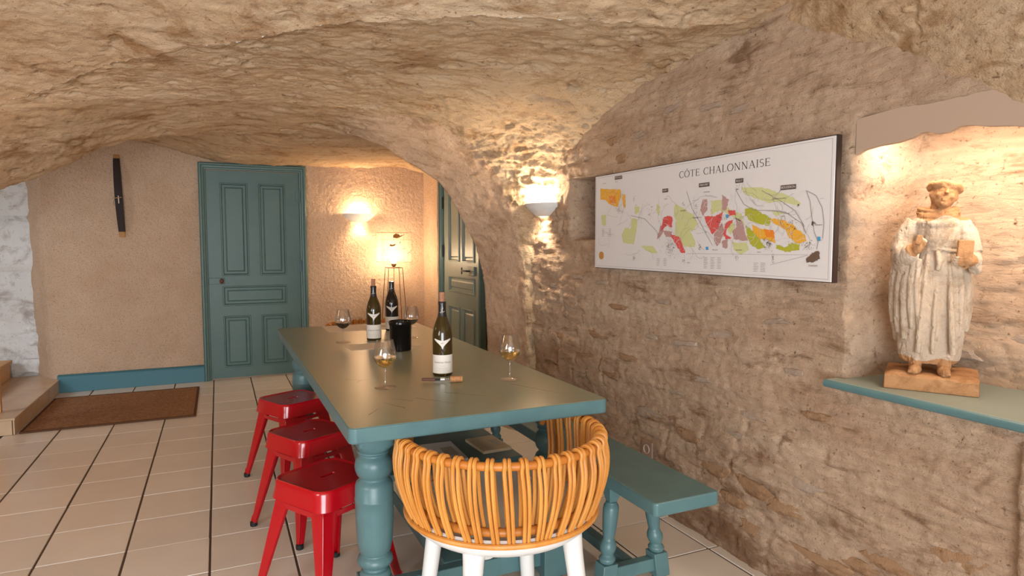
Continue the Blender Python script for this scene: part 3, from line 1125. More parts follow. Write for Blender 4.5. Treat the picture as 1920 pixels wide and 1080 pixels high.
bm = bmesh.new()
prism(bm, rrect(hx, hy, .022), 0.726, 0.7748, axis='z')
o = obj('tabletop', bm, M_teal, tb, bevel=.006, seg=3)
bm = bmesh.new()
prism(bm, rrect(hx - .004, hy - .004, .02), 0.770, 0.775, axis='z')
o = obj('top_surface', bm, M_table, tb)
o['label'] = 'worn satin grey-green top surface'
# hairline board joints and scratches in the paint of the top (near end)
bm = bmesh.new()
for (x0, y0, x1, y1, wd) in [(.55, 2.06, .50, 2.16, .0012), (.62, 2.18, .72, 2.05, .0012), (.60, 2.14, .53, 2.22, .001), (.74, 2.22, .86, 2.10, .0012),
                            (.45, 2.60, .50, 2.55, .001), (.50, 2.55, .48, 2.52, .001), (.50, 2.55, .54, 2.56, .001), (1.02, 2.25, 1.12, 2.02, .0012), (.42, 2.02, .47, 2.09, .001)]:
    a, b_ = Vector((x0 - cx, y0 - cy, 0.7752)), Vector((x1 - cx, y1 - cy, 0.7752))
    nrm = (b_ - a).cross(Vector((0, 0, 1))).normalized() * wd * 1.4
    bm.faces.new([bm.verts.new(p) for p in (a - nrm, b_ - nrm * .3, b_ + nrm * .3, a + nrm)])
sc = obj('paint_scratch', bm, mat('scratch_dark', lin(62, 64, 52), .6), tb)
sc['kind'] = 'stuff'

leg_prof = [(.030, 0), (.036, .004), (.040, .03), (.034, .045)]


def square_block(bm, h, z0, z1, bev=.006):
    add_box(bm, -h, h, -h, h, z0, z1)


def table_leg(loc):
    bm = bmesh.new()
    add_lathe(bm, [(.030, 0.0), (.042, .004), (.046, .022), (.040, .036)], 28)
    square_block(bm, .056, .036, .165)
    add_lathe(bm, [(.050, .165), (.054, .176), (.050, .190), (.040, .196), (.040, .205), (.056, .213), (.062, .226), (.058, .240), (.048, .250), (.054, .262),
                   (.061, .30), (.064, .36), (.0655, .40), (.0655, .44), (.067, .442), (.067, .448), (.0655, .45), (.0645, .492), (.060, .505), (.052, .512), (.049, .518), (.052, .524),
                   (.058, .531), (.063, .545), (.065, .560), (.063, .575), (.057, .588), (.050, .595), (.047, .600), (.050, .604), (.056, .606), (.056, .612), (.050, .616)], 36)
    # upper block: chamfered to the turning
    rings = []
    h = .061
    for hh, z, r in ((.050, .612, 1), (h * .97, .628, .5), (h, .640, 0), (h, .726, 0)):
        pts = []
        for k in range(32):
            a = 2 * PI * k / 32
            ca, sa = math.cos(a), math.sin(a)
            q = 1.0 if r == 1 else (0.6 if r else .24)
            pts.append(bm.verts.new((math.copysign(abs(ca) ** q, ca) * hh, math.copysign(abs(sa) ** q, sa) * hh, z)))
        rings.append(pts)
    for a, b_ in zip(rings, rings[1:]):
        for k in range(32):
            bm.faces.new((a[k], a[(k + 1) % 32], b_[(k + 1) % 32], b_[k]))
    bm.faces.new(rings[-1])
    bm.faces.new(rings[0][::-1])
    o = obj('leg', bm, M_teal, tb, smooth=True, bevel=.004)
    o.location = loc
    return o


LXL, LXR, LYN, LYF = 0.468, 1.158, 2.172, 4.20
for x in (LXL, LXR):
    for y in (LYN, LYF):
        lg = table_leg((x - cx, y - cy, 0))
for y, nm in ((LYN, 'n'), (LYF, 'f')):
    obj('apron', box(LXL - cx + .05, LXR - cx - .05, y - cy - .014, y - cy + .014, .645, .726), M_teal, tb, bevel=.003)
    obj('stretcher', box(LXL - cx + .05, LXR - cx - .05, y - cy - .018, y - cy + .026, .07, .14), M_teal, tb, bevel=.005)
for x in (LXL, LXR):
    obj('apron', box(x - cx - .014, x - cx + .014, LYN - cy + .05, LYF - cy - .05, .645, .726), M_teal, tb, bevel=.003)
obj('stretcher', box(-.055, .055, LYN - cy + .03, LYF - cy - .03, .075, .14), M_teal, tb, bevel=.006)
# low shelf under the top that carries printed sheets
obj('under_shelf', box(.565 - cx, 1.115 - cx, 2.34 - cy, 3.35 - cy, .425, .45), M_teal, tb, bevel=.004)
for x in (.585, 1.09):
    for y in (2.8, 3.1):
        obj('shelf_hanger', box(x - cx - .012, x - cx + .012, y - cy + .12, y - cy + .16, .45, .73), M_teal, tb, bevel=.002)


def sheet(x, y, z, wx, wy, rz, label, group, m=M_paper, th=.0012):
    t = thing('printed_sheet', label, 'paper', (x, y, z), rz, group)
    obj('paper', box(-wx / 2, wx / 2, -wy / 2, wy / 2, 0.0002, th), m, t)
    bm = bmesh.new()
    for k in range(7):
        yy_ = wy / 2 - .03 - k * (wy - .06) / 7
        L = wx * (.35 + .3 * ((k * 37) % 10) / 10)
        add_box(bm, -wx / 2 + .02, -wx / 2 + .02 + L, yy_ - .0015, yy_ + .0015, th, th + .0002)
    add_box(bm, wx * .12, wx * .4, -wy * .25, wy * .2, th, th + .0002)
    obj('print', bm, mat('faint_print', lin(186, 172, 152), .7), t)
    return t


sheet(.885, 4.17, .775, .56, .30, 0.0, 'cream printed sheet at the far end of the table behind the bottles', 'tasting sheets on the table')
sheet(.785, 3.385, .775, .37, .20, 0.02, 'cream printed sheet on the table under the black jar', 'tasting sheets on the table')
sheet(1.035, 2.52, .45, .13, .19, 0.05, 'tan booklet on the shelf under the table, rightmost of the two', 'papers under the table', mat('tan_paper', lin(206, 184, 150), .7), .012)
sheet(.80, 2.50, .45, .19, .24, -0.03, 'grey printed booklet on the shelf under the table, leftmost of the two', 'papers under the table', M_label, .010)
sheet(.655, 2.80, .45, .10, .20, 0.0, 'small white card on the left edge of the shelf under the table', 'papers under the table', M_label, .004)

# ------------------------------------------------------------------ bench
bn = thing('bench', 'teal painted wooden bench with turned legs along the stone wall', 'bench', (1.41, 2.78, 0))
bm = bmesh.new()
prism(bm, rrect(.135, 1.11, .016), .422, .470, axis='z')
obj('bench_seat', bm, M_teal, bn, bevel=.007, seg=3)


def bench_leg(sx, sy):
    bm = bmesh.new()
    add_lathe(bm, [(.020, 0), (.026, .004), (.028, .02), (.022, .032)], 20)
    rings = []
    add_box(bm, -.031, .031, -.031, .031, .032, .125)
    add_lathe(bm, [(.026, .125), (.030, .133), (.032, .142), (.024, .152), (.022, .158), (.027, .166), (.031, .18), (.030, .195), (.024, .208), (.021, .214), (.023, .225),
                   (.027, .26), (.0295, .30), (.030, .325), (.028, .338), (.022, .345), (.021, .352)], 24)
    add_lathe(bm, [(.021, .35), (.032, .375), (.040, .40), (.040, .422)], 4, rot=PI / 4)
    spl = .045
    for v in bm.verts:
        v.co.x += sx * spl * (1 - v.co.z / .42)
        v.co.y += sy * .02 * (1 - v.co.z / .42)
    o = obj('leg', bm, M_teal, bn, smooth=True, bevel=.003)
    for v in o.data.vertices:
        pass
    o.location = (sx * .082, sy * .78, 0)
    return o


for sx in (-1, 1):
    for sy in (-1, 1):
        bench_leg(sx, sy)
for sy in (-1, 1):
    obj('stretcher', box(-.10, .10, sy * .795 - .020, sy * .795 + .020, .055, .105), M_teal, bn, bevel=.004)
obj('stretcher', box(-.022, .022, -.79, .79, .058, .102), M_teal, bn, bevel=.005)

# ------------------------------------------------------------------ stools
def make_stool(label):
    t = thing('metal_stool', label, 'stool', (0, 0, 0), 0, 'red metal stools along the table')
    hw, H_ = .150, .450
    # seat pan: rounded square with rolled edge, hand slot and skirt
    N_ = 9
    def ring(h, r, z):
        return [(x, y, z) for x, y in rrect(h, h, r, N_)]
    levels = [ring(hw * .88, .050, H_ - .003), ring(hw * .90, .052, H_ - .0028), ring(hw * .935, .054, H_ + .001), ring(hw * .965, .055, H_ + .001), ring(hw * .99, .056, H_ - .004),
              ring(hw, .056, H_ - .012), ring(hw * 1.015, .055, H_ - .035), ring(hw * 1.04, .052, H_ - .066), ring(hw * 1.045, .052, H_ - .070), ring(hw * 1.03, .052, H_ - .070), ring(hw * 1.0, .052, H_ - .03), ring(hw * .97, .05, H_ - .012)]
    bm = bmesh.new()
    V = [[bm.verts.new(p) for p in L_] for L_ in levels]
    n = len(V[0])
    for a, b_ in zip(V, V[1:]):
        for k in range(n):
            bm.faces.new((a[k], b_[k], b_[(k + 1) % n], a[(k + 1) % n]))
    # centre with slot
    slot = []
    for x, y in rrect(.033, .0085, .0084, N_):
        slot.append(bm.verts.new((x, y, H_ - .003)))
    slot2 = [bm.verts.new((v.co.x * .93, v.co.y * .75, H_ - .016)) for v in slot]
    for k in range(n):
        bm.faces.new((V[0][k], V[0][(k + 1) % n], slot[(k + 1) % n], slot[k]))
        bm.faces.new((slot[k], slot[(k + 1) % n], slot2[(k + 1) % n], slot2[k]))
    fs = bm.faces.new(slot2)
    fs.material_index = 1
    obj('seat', bm, [M_red, M_rubber], t, smooth=True)
    # legs: folded channel tapering to the foot
    for sx, sy in ((1, 1), (-1, 1), (-1, -1), (1, -1)):
        bm = bmesh.new()
        top = Vector((sx * .128, sy * .128, H_ - .055))
        bot = Vector((sx * .192, sy * .192, 0.018))
        sec = []
        for s in (0, .12, .3, .6, .9, .93, 1.0):
            c = top.lerp(bot, s)
            wd = .070 * (1 - s) + .024 * s
            if s == 0:
                wd = .092
            th = .0025
            dv = Vector((sx, sy, 0)).normalized()
            fl = .004 if s > .9 else 0
            a = c + Vector((-sx * wd, 0, 0))
            b_ = c + Vector((0, -sy * wd, 0))
            corner = c + dv * (.003 + fl)
            ridge = c + Vector((-sx * wd * .45, sy * .004, 0))
            ridge2 = c + Vector((sx * .004, -sy * wd * .45, 0))
            a1 = c + Vector((-sx * wd * .10, sy * .0005, 0))
            b1 = c + Vector((sx * .0005, -sy * wd * .10, 0))
            ina = a + Vector((0, -sy * .012, 0))
            inb = b_ + Vector((-sx * .012, 0, 0))
            inner = c - dv * .006 + Vector((-sx * wd * .1, -sy * wd * .1, 0))
            sec.append([bm.verts.new(p) for p in (ina, a, ridge, a1, corner, b1, ridge2, b_, inb, b_ - Vector((sx * .010, 0, 0)) + Vector((0, sy * .002, 0)), inner, a - Vector((0, sy * .010, 0)) + Vector((sx * .002, 0, 0)))])
        for p, q in zip(sec, sec[1:]):
            m_ = len(p)
            for k in range(m_):
                bm.faces.new((p[k], p[(k + 1) % m_], q[(k + 1) % m_], q[k]))
        bm.faces.new(sec[0])
        bm.faces.new(sec[-1][::-1])
        lg = obj('leg', bm, M_red, t, smooth=True, bevel=.0015, seg=1)
        bm = bmesh.new()
        add_lathe(bm, [(.014, 0), (.0165, .003), (.0165, .020), (.012, .023)], 14, (sx * .186, sy * .186, 0))
        obj('rubber_foot', bm, M_rubber, lg)
    for s in (-1, 1):
        bm = bmesh.new()
        add_box(bm, -.130, .130, s * .134 - .0015, s * .134 + .0015, .345, .365)
        obj('cross_brace', bm, M_red, t)
        bm = bmesh.new()
        add_box(bm, s * .134 - .0015, s * .134 + .0015, -.130, .130, .345, .365)
        obj('cross_brace', bm, M_red, t)
    return t


s0 = make_stool('glossy red metal stool beside the table, nearest of the three')
spots = [((.355, 2.455), 31, None), ((.368, 3.09), 27, 'glossy red metal stool beside the table, middle of the three'),
         ((.366, 3.79), 27, 'glossy red metal stool beside the table, farthest of the three and nearest the green door')]
for k, ((x, y), a, lab) in enumerate(spots):
    o = s0 if k == 0 else copy_tree(s0)
    o.location = (x, y, 0)
    o.rotation_euler = (0, 0, R(a))
    if lab:
        o['label'] = lab


# ------------------------------------------------------------------ rattan chair
def make_chair(label):
    t = thing('rattan_armchair', label, 'chair', (0, 0, 0), 0, 'rattan armchairs at the table ends')
    Rr, Zr_, Rb, Zb = .322, .698, .300, .468
    DY = 0.0

    def rim(a):                                    # a = 0 at the back (-y), positive towards +x
        drop = 0.0
        return Vector((Rr * math.sin(a), -Rr * math.cos(a), Zr_ - drop))

    def low(a):
        return Vector((Rb * math.sin(a), -Rb * math.cos(a), Zb))
    A0 = R(124)
    n = 48
    pts = [rim(-A0 + 2 * A0 * k / n) for k in range(n + 1)]
    pts = [pts[0] + Vector((.01, .03, -.05))] + pts + [pts[-1] + Vector((-.01, .03, -.05))]
    bm = bmesh.new()
    add_tube(bm, pts, .0125, 12)
    obj('top_rail', bm, M_rattan2, t, smooth=True)
    # lower inner rattan rail
    bm = bmesh.new()
    add_tube(bm, [Vector((.283 * math.sin(a), -.283 * math.cos(a), .492)) for a in [R(-112 + 224 * k / n) for k in range(n + 1)]], .013, 10)
    obj('lower_rail', bm, M_rattan2, t, smooth=True)
    # bottom band (round hoop)
    bm = bmesh.new()
    add_tube(bm, [Vector((.312 * math.cos(2 * PI * k / 64), .312 * math.sin(2 * PI * k / 64), .462)) for k in range(64)], .0085, 8, closed=True)
    obj('hoop', bm, M_rattan, t, smooth=True)
    # paired strands wrapped over the rail
    NS = 30
    rnd = random.Random(4)
    for k in range(NS):
        a = -A0 + R(3) + (2 * A0 - R(6)) * k / (NS - 1)
        lean = R(rnd.uniform(-2.2, 2.2)) + a * 0.06
        rad_t = Vector((math.sin(a), -math.cos(a), 0))
        tan_t = Vector((math.cos(a), math.sin(a), 0))
        rad_b = Vector((math.sin(a - lean), -math.cos(a - lean), 0))
        tan_b = Vector((math.cos(a - lean), math.sin(a - lean), 0))
        bm = bmesh.new()
        for s in (-1, 1):
            off = .0062 * s
            r1 = .0060
            P_ = []
            b0 = rad_b * (Rb + .004) + Vector((0, 0, Zb)) + tan_b * off
            t0 = rad_t * (Rr + .0165) + Vector((0, 0, Zr_ - .012)) + tan_t * off * 1.25
            mid = b0.lerp(t0, .55) + rad_t * .020
            P_ = [b0, b0.lerp(mid, .5) + rad_t * .004, mid, mid.lerp(t0, .55) + rad_t * .006, t0]
            loop = [rad_t * (Rr + .0185 * math.cos(q)) + Vector((0, 0, Zr_ + .0185 * math.sin(q))) + tan_t * off for q in (R(20), R(60), R(95), R(130), R(165))]
            ti = rad_t * (Rr - .019) + Vector((0, 0, Zr_ - .02)) + tan_t * off * 1.2
            bi = rad_b * (Rb - .036) + Vector((0, 0, .485)) + tan_b * (off * 1.2)
            pts_ = P_ + loop + [ti, ti.lerp(bi, .5) + rad_t * .012, bi]
            add_tube(bm, catmull(pts_, 3), r1, 7)
        obj('rattan_strand', bm, M_rattan, t, smooth=True)
    # white moulded seat shell
    bm = bmesh.new()
    add_lathe(bm, [(.0, .445), (.10, .445), (.20, .449), (.262, .462), (.296, .474), (.304, .470), (.305, .455), (.296, .434), (.270, .412), (.22, .394), (.15, .386), (.0, .384)], 56, cap=False)
    bmesh.ops.remove_doubles(bm, verts=bm.verts, dist=1e-4)
    obj('seat_shell', bm, M_white_pl, t, smooth=True)
    for sx, sy in ((1, 1), (-1, 1), (-1, -1), (1, -1)):
        dv = Vector((sx * .95, sy, 0)).normalized()
        pts_ = [dv * .225 + Vector((0, 0, .415)), dv * .240 + Vector((0, 0, .40)), dv * .248 + Vector((0, 0, .34)), dv * .268 + Vector((0, 0, .2)), dv * .298 + Vector((0, 0, .0))]
        bm = bmesh.new()
        add_tube(bm, catmull(pts_, 5), [.062, .056, .048, .040, .036, .034, .033, .032, .0315, .031, .030, .0295, .029, .0285, .028, .0275, .027, .0265, .026, .0255, .025], 20)
        for v in bm.verts:
            v.co.z = max(v.co.z, 0.0)
        obj('leg', bm, M_white_pl, t, smooth=True)
    return t


ch = make_chair('honey rattan armchair with white legs at the near end of the table')
ch.location = (.83, 1.905, 0)
c2 = copy_tree(ch)
c2['label'] = 'second rattan armchair mostly hidden behind the far end of the table'
c2.location = (1.04, 4.80, 0)
c2.rotation_euler = (0, 0, PI)

# ------------------------------------------------------------------ table ware
TZ = 0.7753


def text_mesh(s, size, font=None, shear=0.0, spacing=1.0):
    cu = bpy.data.curves.new('txt', 'FONT')
    cu.body = s
    cu.size = size
    cu.shear = shear
    cu.space_character = spacing
    cu.align_x = 'CENTER'
    cu.align_y = 'CENTER'
    o = bpy.data.objects.new('txt', cu)
    C.objects.link(o)
    dg = bpy.context.evaluated_depsgraph_get()
    me = bpy.data.meshes.new_from_object(o.evaluated_get(dg))
    bpy.data.objects.remove(o)
    return me


def wrap_cyl(me, r, z, ang0, eps=.0005):
    for v in me.vertices:
        a = v.co.x / r + ang0
        zz_ = v.co.y + z
        v.co = Vector(((r + eps) * math.cos(a), (r + eps) * math.sin(a), zz_))
    me.update()


def curved_patch(outline, r, z0, ang0, sub=24):
    """flat outline function top(x), bottom(x) wrapped on a cylinder of radius r; outline=(xmin,xmax,ftop,fbot)"""
    xmin, xmax, ft, fb = outline
    bm = bmesh.new()
    prev = None
    for k in range(sub + 1):
        x = xmin + (xmax - xmin) * k / sub
        a = x / r + ang0
        zt, zb = ft(x) + z0, fb(x) + z0
        cur = (bm.verts.new((r * math.cos(a), r * math.sin(a), zb)), bm.verts.new((r * math.cos(a), r * math.sin(a), zt)))
        if prev:
            bm.faces.new((prev[0], cur[0], cur[1], prev[1]))
        prev = cur
    return bm


def bottle(x, y, label, glass, cork, filled=True, sc=1.0):
    t = thing('wine_bottle', label, 'bottle', (x, y, TZ), 0, 'wine bottles on the table')
    Rb = .0405
    prof = [(.0, .004), (.030, .001), (.037, .0005), (.0400, .004), (.0405, .010), (.0405, .165), (.0395, .178), (.0365, .194), (.0315, .211), (.0250, .228), (.0190, .243), (.0160, .256), (.0150, .268), (.0146, .285), (.0146, .292), (.0158, .293), (.0158, .301), (.0140, .303), (.0, .303)]
    bm = bmesh.new()
    add_lathe(bm, prof, 44, cap=False)
    bmesh.ops.remove_doubles(bm, verts=bm.verts, dist=2e-5)
    obj('bottle_body', bm, glass, t, smooth=True)
    bm = bmesh.new()
    add_lathe(bm, [(.0196, .243), (.0166, .256), (.0156, .268), (.0152, .285), (.0153, .292), (.0164, .293), (.0164, .302), (.0150, .3045), (.002, .3045)], 32, cap=False)
    cap = obj('neck_capsule', bm, M_foil, t, smooth=True)
    bm = bmesh.new()
    pts_ = [(.0165 * math.cos(a) , .0165 * math.sin(a), z) for a, z in ((R(215), .262), (R(235), .259), (R(250), .268), (R(262), .280), (R(245), .272), (R(262), .262), (R(285), .266))]
    add_tube(bm, catmull(pts_, 4), .0006, 5)
    obj('capsule_scroll', bm, M_label, cap)
    # direction towards the viewer
    ang = math.atan2(-y, -x)
    rl = Rb + .0006
    bm = curved_patch((-.058, .058, lambda u: .088, lambda u: .012), rl, 0, ang, 30)
    lb = obj('front_label', bm, M_label, t, smooth=True)
    me = text_mesh('Catherine Vincent', .0105, shear=.15)
    wrap_cyl(me, rl, .058, ang)
    link('label_print', me, M_ink, lb)
    for zz_, L in ((.043, .022), (.034, .05), (.030, .034), (.024, .062)):
        bm = curved_patch((-L / 2, L / 2, lambda u: .0006, lambda u: 0), rl + .0005, zz_, ang, 12)
        obj('label_print', bm, mat('label_fine_print', lin(176, 160, 146), .7), lb)
    # neck label: a shallow winged triangle
    bm = curved_patch((-.036, .036, lambda u: .146 + .010 * (abs(u) / .036) ** 1.2, lambda u: .112 + .0335 * min(1, (abs(u) / .030)) ** .62 + (.0 if abs(u) < .030 else (abs(u) - .03) * .8)), rl, 0, ang, 36)
    nl = obj('neck_label', bm, M_label, t, smooth=True)
    me = text_mesh('2017', .0065)
    wrap_cyl(me, rl, .1365, ang)
    link('label_print', me, M_ink, nl)
    if cork:
        bm = bmesh.new()
        add_lathe(bm, [(.0105, .300), (.0112, .303), (.0116, .340), (.0108, .343)], 20)
        obj('cork', bm, cork, t, smooth=False)
    if sc != 1.0:
        t.scale = (sc, sc, sc)
    return t


bottle(.79, 3.61, 'olive glass wine bottle with a pale cork standing in its neck, farther pair left', M_green_glass, M_corkd)
bottle(.98, 3.96, 'almost black wine bottle with dark capsule, behind the black jar', M_dark_glass, None)
bottle(.835, 2.525, 'olive glass wine bottle with tall cork, nearest the camera beside the cork-handled corkscrew', M_green_glass, M_corkd)


def wine_glass(x, y, label, wine, fill):
    t = thing('wine_glass', label, 'glass', (x, y, TZ), 0, 'wine glasses on the table')
    th = .0009
    # foot and stem
    bm = bmesh.new()
    add_lathe(bm, [(.0, .0), (.036, .0), (.0375, .0012), (.036, .0024), (.020, .0042), (.008, .0075), (.0046, .014), (.0036, .03), (.0034, .06), (.0042, .073), (.0065, .0785), (.0, .0785)], 36, cap=False)
    bmesh.ops.remove_doubles(bm, verts=bm.verts, dist=2e-5)
    obj('stem', bm, M_glass, t, smooth=True)
    out = [(.0, .0775), (.008, .079), (.018, .084), (.028, .094), (.0355, .107), (.0388, .120), (.0392, .128), (.0378, .142), (.0345, .160), (.0305, .178), (.0285, .188)]
    inn = [(max(r - th, 0), z + (th if i < 4 else 0)) for i, (r, z) in enumerate(out)]
    inn[0] = (0, .0790)
    bm = bmesh.new()
    add_lathe(bm, out + inn[::-1], 44, cap=False)
    bmesh.ops.remove_doubles(bm, verts=bm.verts, dist=2e-5)
    obj('bowl', bm, M_glass, t, smooth=True)
    zf = .079 + fill
    prof = [(0, .0794)]
    for (r, z) in inn[1:]:
        if z < zf:
            prof.append((max(r - .0004, 0), z + .0002))
        else:
            r0, z0 = prof[-1]
            f = (zf - z0) / (z - z0)
            prof.append((r0 + (r - .0004 - r0) * f, zf))
            break
    prof.append((0, zf))
    bm = bmesh.new()
    add_lathe(bm, prof, 44, cap=False)
    bmesh.ops.remove_doubles(bm, verts=bm.verts, dist=2e-5)
    obj('wine', bm, wine, t, smooth=True)
    t.scale = (1.10, 1.10, .96)
    return t


wine_glass(.615, 3.585, 'glass of dark red wine left of the far bottles', M_red_wine, .034)
wine_glass(1.005, 3.60, 'glass of dark red wine right of the black jar', M_red_wine, .034)
wine_glass(.562, 2.385, 'glass of pale gold white wine in front of the black jar', M_white_wine, .042)
wine_glass(1.05, 2.325, 'glass of pale gold white wine near the right edge of the table', M_white_wine, .042)

# black jar
t = thing('black_jar', 'glossy black cylindrical spittoon jar on the table', 'jar', (.835, 3.20, TZ))
bm = bmesh.new()
add_lathe(bm, [(.0, .001), (.050, 0), (.0535, .003), (.054, .010), (.0555, .128), (.058, .131), (.0585, .136), (.0585, .144), (.0570, .150), (.0550, .151), (.0535, .148), (.052, .135), (.050, .012), (.0, .010)], 48, cap=False)
bmesh.ops.remove_doubles(bm, verts=bm.verts, dist=2e-5)
obj('jar_body', bm, M_black, t, smooth=True)

# corkscrew with a cork on it
t = thing('corkscrew', 'small dark wood corkscrew with a pale cork on its worm, lying on the table', 'corkscrew', (.795, 2.385, TZ), R(-24.5))
Mx = Matrix.Rotation(R(90), 4, 'Y')
bm = bmesh.new()
add_box(bm, -.088, -.034, -.006, .006, .0045, .0165)
obj('handle', bm, M_wood_d, t, bevel=.003)
bm = bmesh.new()
add_box(bm, -.036, -.014, -.004, .004, .006, .014)
obj('lever', bm, M_iron, t, bevel=.002)
bm = box(-.016, .004, -.006, .006, .006, .0165)
obj('ferrule', bm, M_steel, t, bevel=.002)
bm = bmesh.new()
pts_ = [(.002 + .04 * s, .003 * math.cos(s * 20), .012 + .003 * math.sin(s * 20)) for s in [k / 24 for k in range(25)]]
add_tube(bm, pts_, .0012, 6)
obj('worm', bm, M_steel, t)
ck = thing('loose_cork', 'pale cork pushed on the corkscrew beside the nearest bottle', 'cork', (.835, 2.367, TZ), R(-20))
bm = bmesh.new()
add_lathe(bm, [(.0112, -.024), (.0120, -.022), (.0120, .022), (.0112, .024)], 24, M=Matrix.Translation((0.004, 0, .0122)) @ Mx)
cko = obj('cork_body', bm, M_cork, ck, smooth=False)
bm = bmesh.new()
for k in range(6):
    a_ = R(112)
    x_ = -.014 + k * .0055
    q_ = [(x_, a_), (x_ + .0035, a_), (x_ + .0035, a_ + .12), (x_, a_ + .12)]
    bm.faces.new([bm.verts.new((x, .01225 * math.cos(t_), .0122 + .01225 * math.sin(t_))) for x, t_ in q_])
o = obj('cork_print', bm, M_ink, ck)
o['kind'] = 'stuff'

# ------------------------------------------------------------------ wall map
mp_ = thing('wall_map', 'long white vineyard map board with dark edge on the stone wall', 'map', (1.875, 2.272, 1.432), R(-90))
# local x runs along -Y (to the right in view), local y points to +X (into the wall), local z up
MW, MH = 1.50, .494
obj('map_edge', box(-MW / 2, MW / 2, 0.004, .024, -MH / 2, MH / 2), M_frame, mp_)
obj('map_face', box(-MW / 2 + .002, MW / 2 - .006, -.001, .004, -MH / 2 + .003, MH / 2 - .004), M_board, mp_)


def FL(u, v):
    """u,v in 0..1 of the board (v from top) -> local x,z"""
    return (-MW / 2 + u * MW, MH / 2 - v * MH)


def flat_mesh(polys, y=-.0016):
    bm = bmesh.new()
    for pl in polys:
        try:
            bm.faces.new([bm.verts.new((x, y, z)) for x, z in pl])
        except ValueError:
            pass
    return bm


def stroke_poly(p, q, w_):
    (x0, z0), (x1, z1) = p, q
    L = math.hypot(x1 - x0, z1 - z0) or 1e-6
    nx, nz = -(z1 - z0) / L * w_ / 2, (x1 - x0) / L * w_ / 2
    return [(x0 - nx, z0 - nz), (x1 - nx, z1 - nz), (x1 + nx, z1 + nz), (x0 + nx, z0 + nz)]


def arc(cx_, cz_, rx, rz, a0, a1, n=14):
    return [(cx_ + rx * math.cos(R(a0 + (a1 - a0) * k / n)), cz_ + rz * math.sin(R(a0 + (a1 - a0) * k / n))) for k in range(n + 1)]


def poly_line(pts_, w_, thin=None):
    out = []
    n = len(pts_) - 1
    for k in range(n):
        ww = w_
        if thin:
            dx = pts_[k + 1][0] - pts_[k][0]
            dz = pts_[k + 1][1] - pts_[k][1]
            ww = thin + (w_ - thin) * abs(dz) / (math.hypot(dx, dz) or 1)
        out.append(stroke_poly(pts_[k], pts_[k + 1], ww))
    return out


def serif(x, z, w_=.30, t_=.035):
    return stroke_poly((x - w_ / 2, z), (x + w_ / 2, z), t_)


def letter(ch_):
    T, t_ = .115, .05
    o = []
    if ch_ in 'CO':
        if ch_ == 'C':
            o += poly_line(arc(.46, .5, .42, .49, 52, 308, 26), T, t_)
            o += [stroke_poly((.72, .86), (.74, .72), t_), stroke_poly((.72, .13), (.75, .26), t_)]
            wd = .80
        else:
            o += poly_line(arc(.46, .5, .42, .49, 0, 360, 32), T, t_)
            wd = .92
    elif ch_ == 'T':
        o += [stroke_poly((.40, 0), (.40, 1), T), stroke_poly((.02, .975), (.78, .975), t_), stroke_poly((.03, .99), (.03, .86), t_), stroke_poly((.77, .99), (.77, .86), t_), serif(.40, .015)]
        wd = .80
    elif ch_ == 'E':
        o += [stroke_poly((.15, 0), (.15, 1), T), stroke_poly((.05, .975), (.62, .975), t_), stroke_poly((.15, .52), (.52, .52), t_), stroke_poly((.05, .025), (.66, .025), t_), stroke_poly((.62, .99), (.62, .84), t_), stroke_poly((.66, .01), (.66, .18), t_), stroke_poly((.52, .6), (.52, .44), t_)]
        wd = .70
    elif ch_ == 'H':
        o += [stroke_poly((.15, 0), (.15, 1), T), stroke_poly((.75, 0), (.75, 1), T), stroke_poly((.15, .52), (.75, .52), t_), serif(.15, .015), serif(.15, .985), serif(.75, .015), serif(.75, .985)]
        wd = .92
    elif ch_ == 'A':
        o += [stroke_poly((.08, 0), (.42, 1), .06), stroke_poly((.42, 1), (.78, 0), T), stroke_poly((.2, .36), (.66, .36), t_), serif(.08, .015, .24), serif(.78, .015, .26)]
        wd = .88
    elif ch_ == 'L':
        o += [stroke_poly((.15, 0), (.15, 1), T), stroke_poly((.05, .025), (.64, .025), t_), stroke_poly((.64, .01), (.64, .2), t_), serif(.15, .985)]
        wd = .68
    elif ch_ == 'N':
        o += [stroke_poly((.15, 0), (.15, 1), .06), stroke_poly((.15, 1), (.78, 0), T), stroke_poly((.78, 0), (.78, 1), .06), serif(.15, .015, .26), serif(.12, .985, .24), serif(.78, .985, .26)]
        wd = .94
    elif ch_ == 'I':
        o += [stroke_poly((.16, 0), (.16, 1), T), serif(.16, .015), serif(.16, .985)]
        wd = .32
    elif ch_ == 'S':
        p_ = arc(.30, .74, .22, .235, 35, 250, 14) + arc(.32, .26, .24, .25, 70, -140, 14)
        o += poly_line(p_, .095, .06)
        wd = .60
    else:
        wd = .45
    return o, wd


title = 'COTE CHALONNAISE'
sz = .029
adv = 0
polys, owner = [], []
for k, ch_ in enumerate(title):
    pl, wd = letter(ch_)
    for q in pl:
        polys.append([((adv + x) * sz, z * sz) for x, z in q])
        owner.append(k)
    if k == 1:
        polys.append([((adv + x) * sz, z * sz) for x, z in stroke_poly((.30, 1.10), (.46, 1.26), .05)]); owner.append(k)
        polys.append([((adv + x) * sz, z * sz) for x, z in stroke_poly((.46, 1.26), (.62, 1.10), .05)]); owner.append(k)
    adv += wd + .12
total = adv * sz
# title spans u 0.36..0.70 of the board
# enlarged view of the board -> board coordinates
Hs = np.array([[92, 345], [1700, 55], [1655, 1030], [85, 942]], float)   # corners in the enlarged crop


def homog(src, dst):
    A = []
    for (x, y), (u, v) in zip(src, dst):
        A.append([x, y, 1, 0, 0, 0, -u * x, -u * y, -u])
        A.append([0, 0, 0, x, y, 1, -v * x, -v * y, -v])
    return np.linalg.svd(np.array(A))[2][-1].reshape(3, 3)


HM = homog(Hs, [(0, 0), (1, 0), (1, 1), (0, 1)])


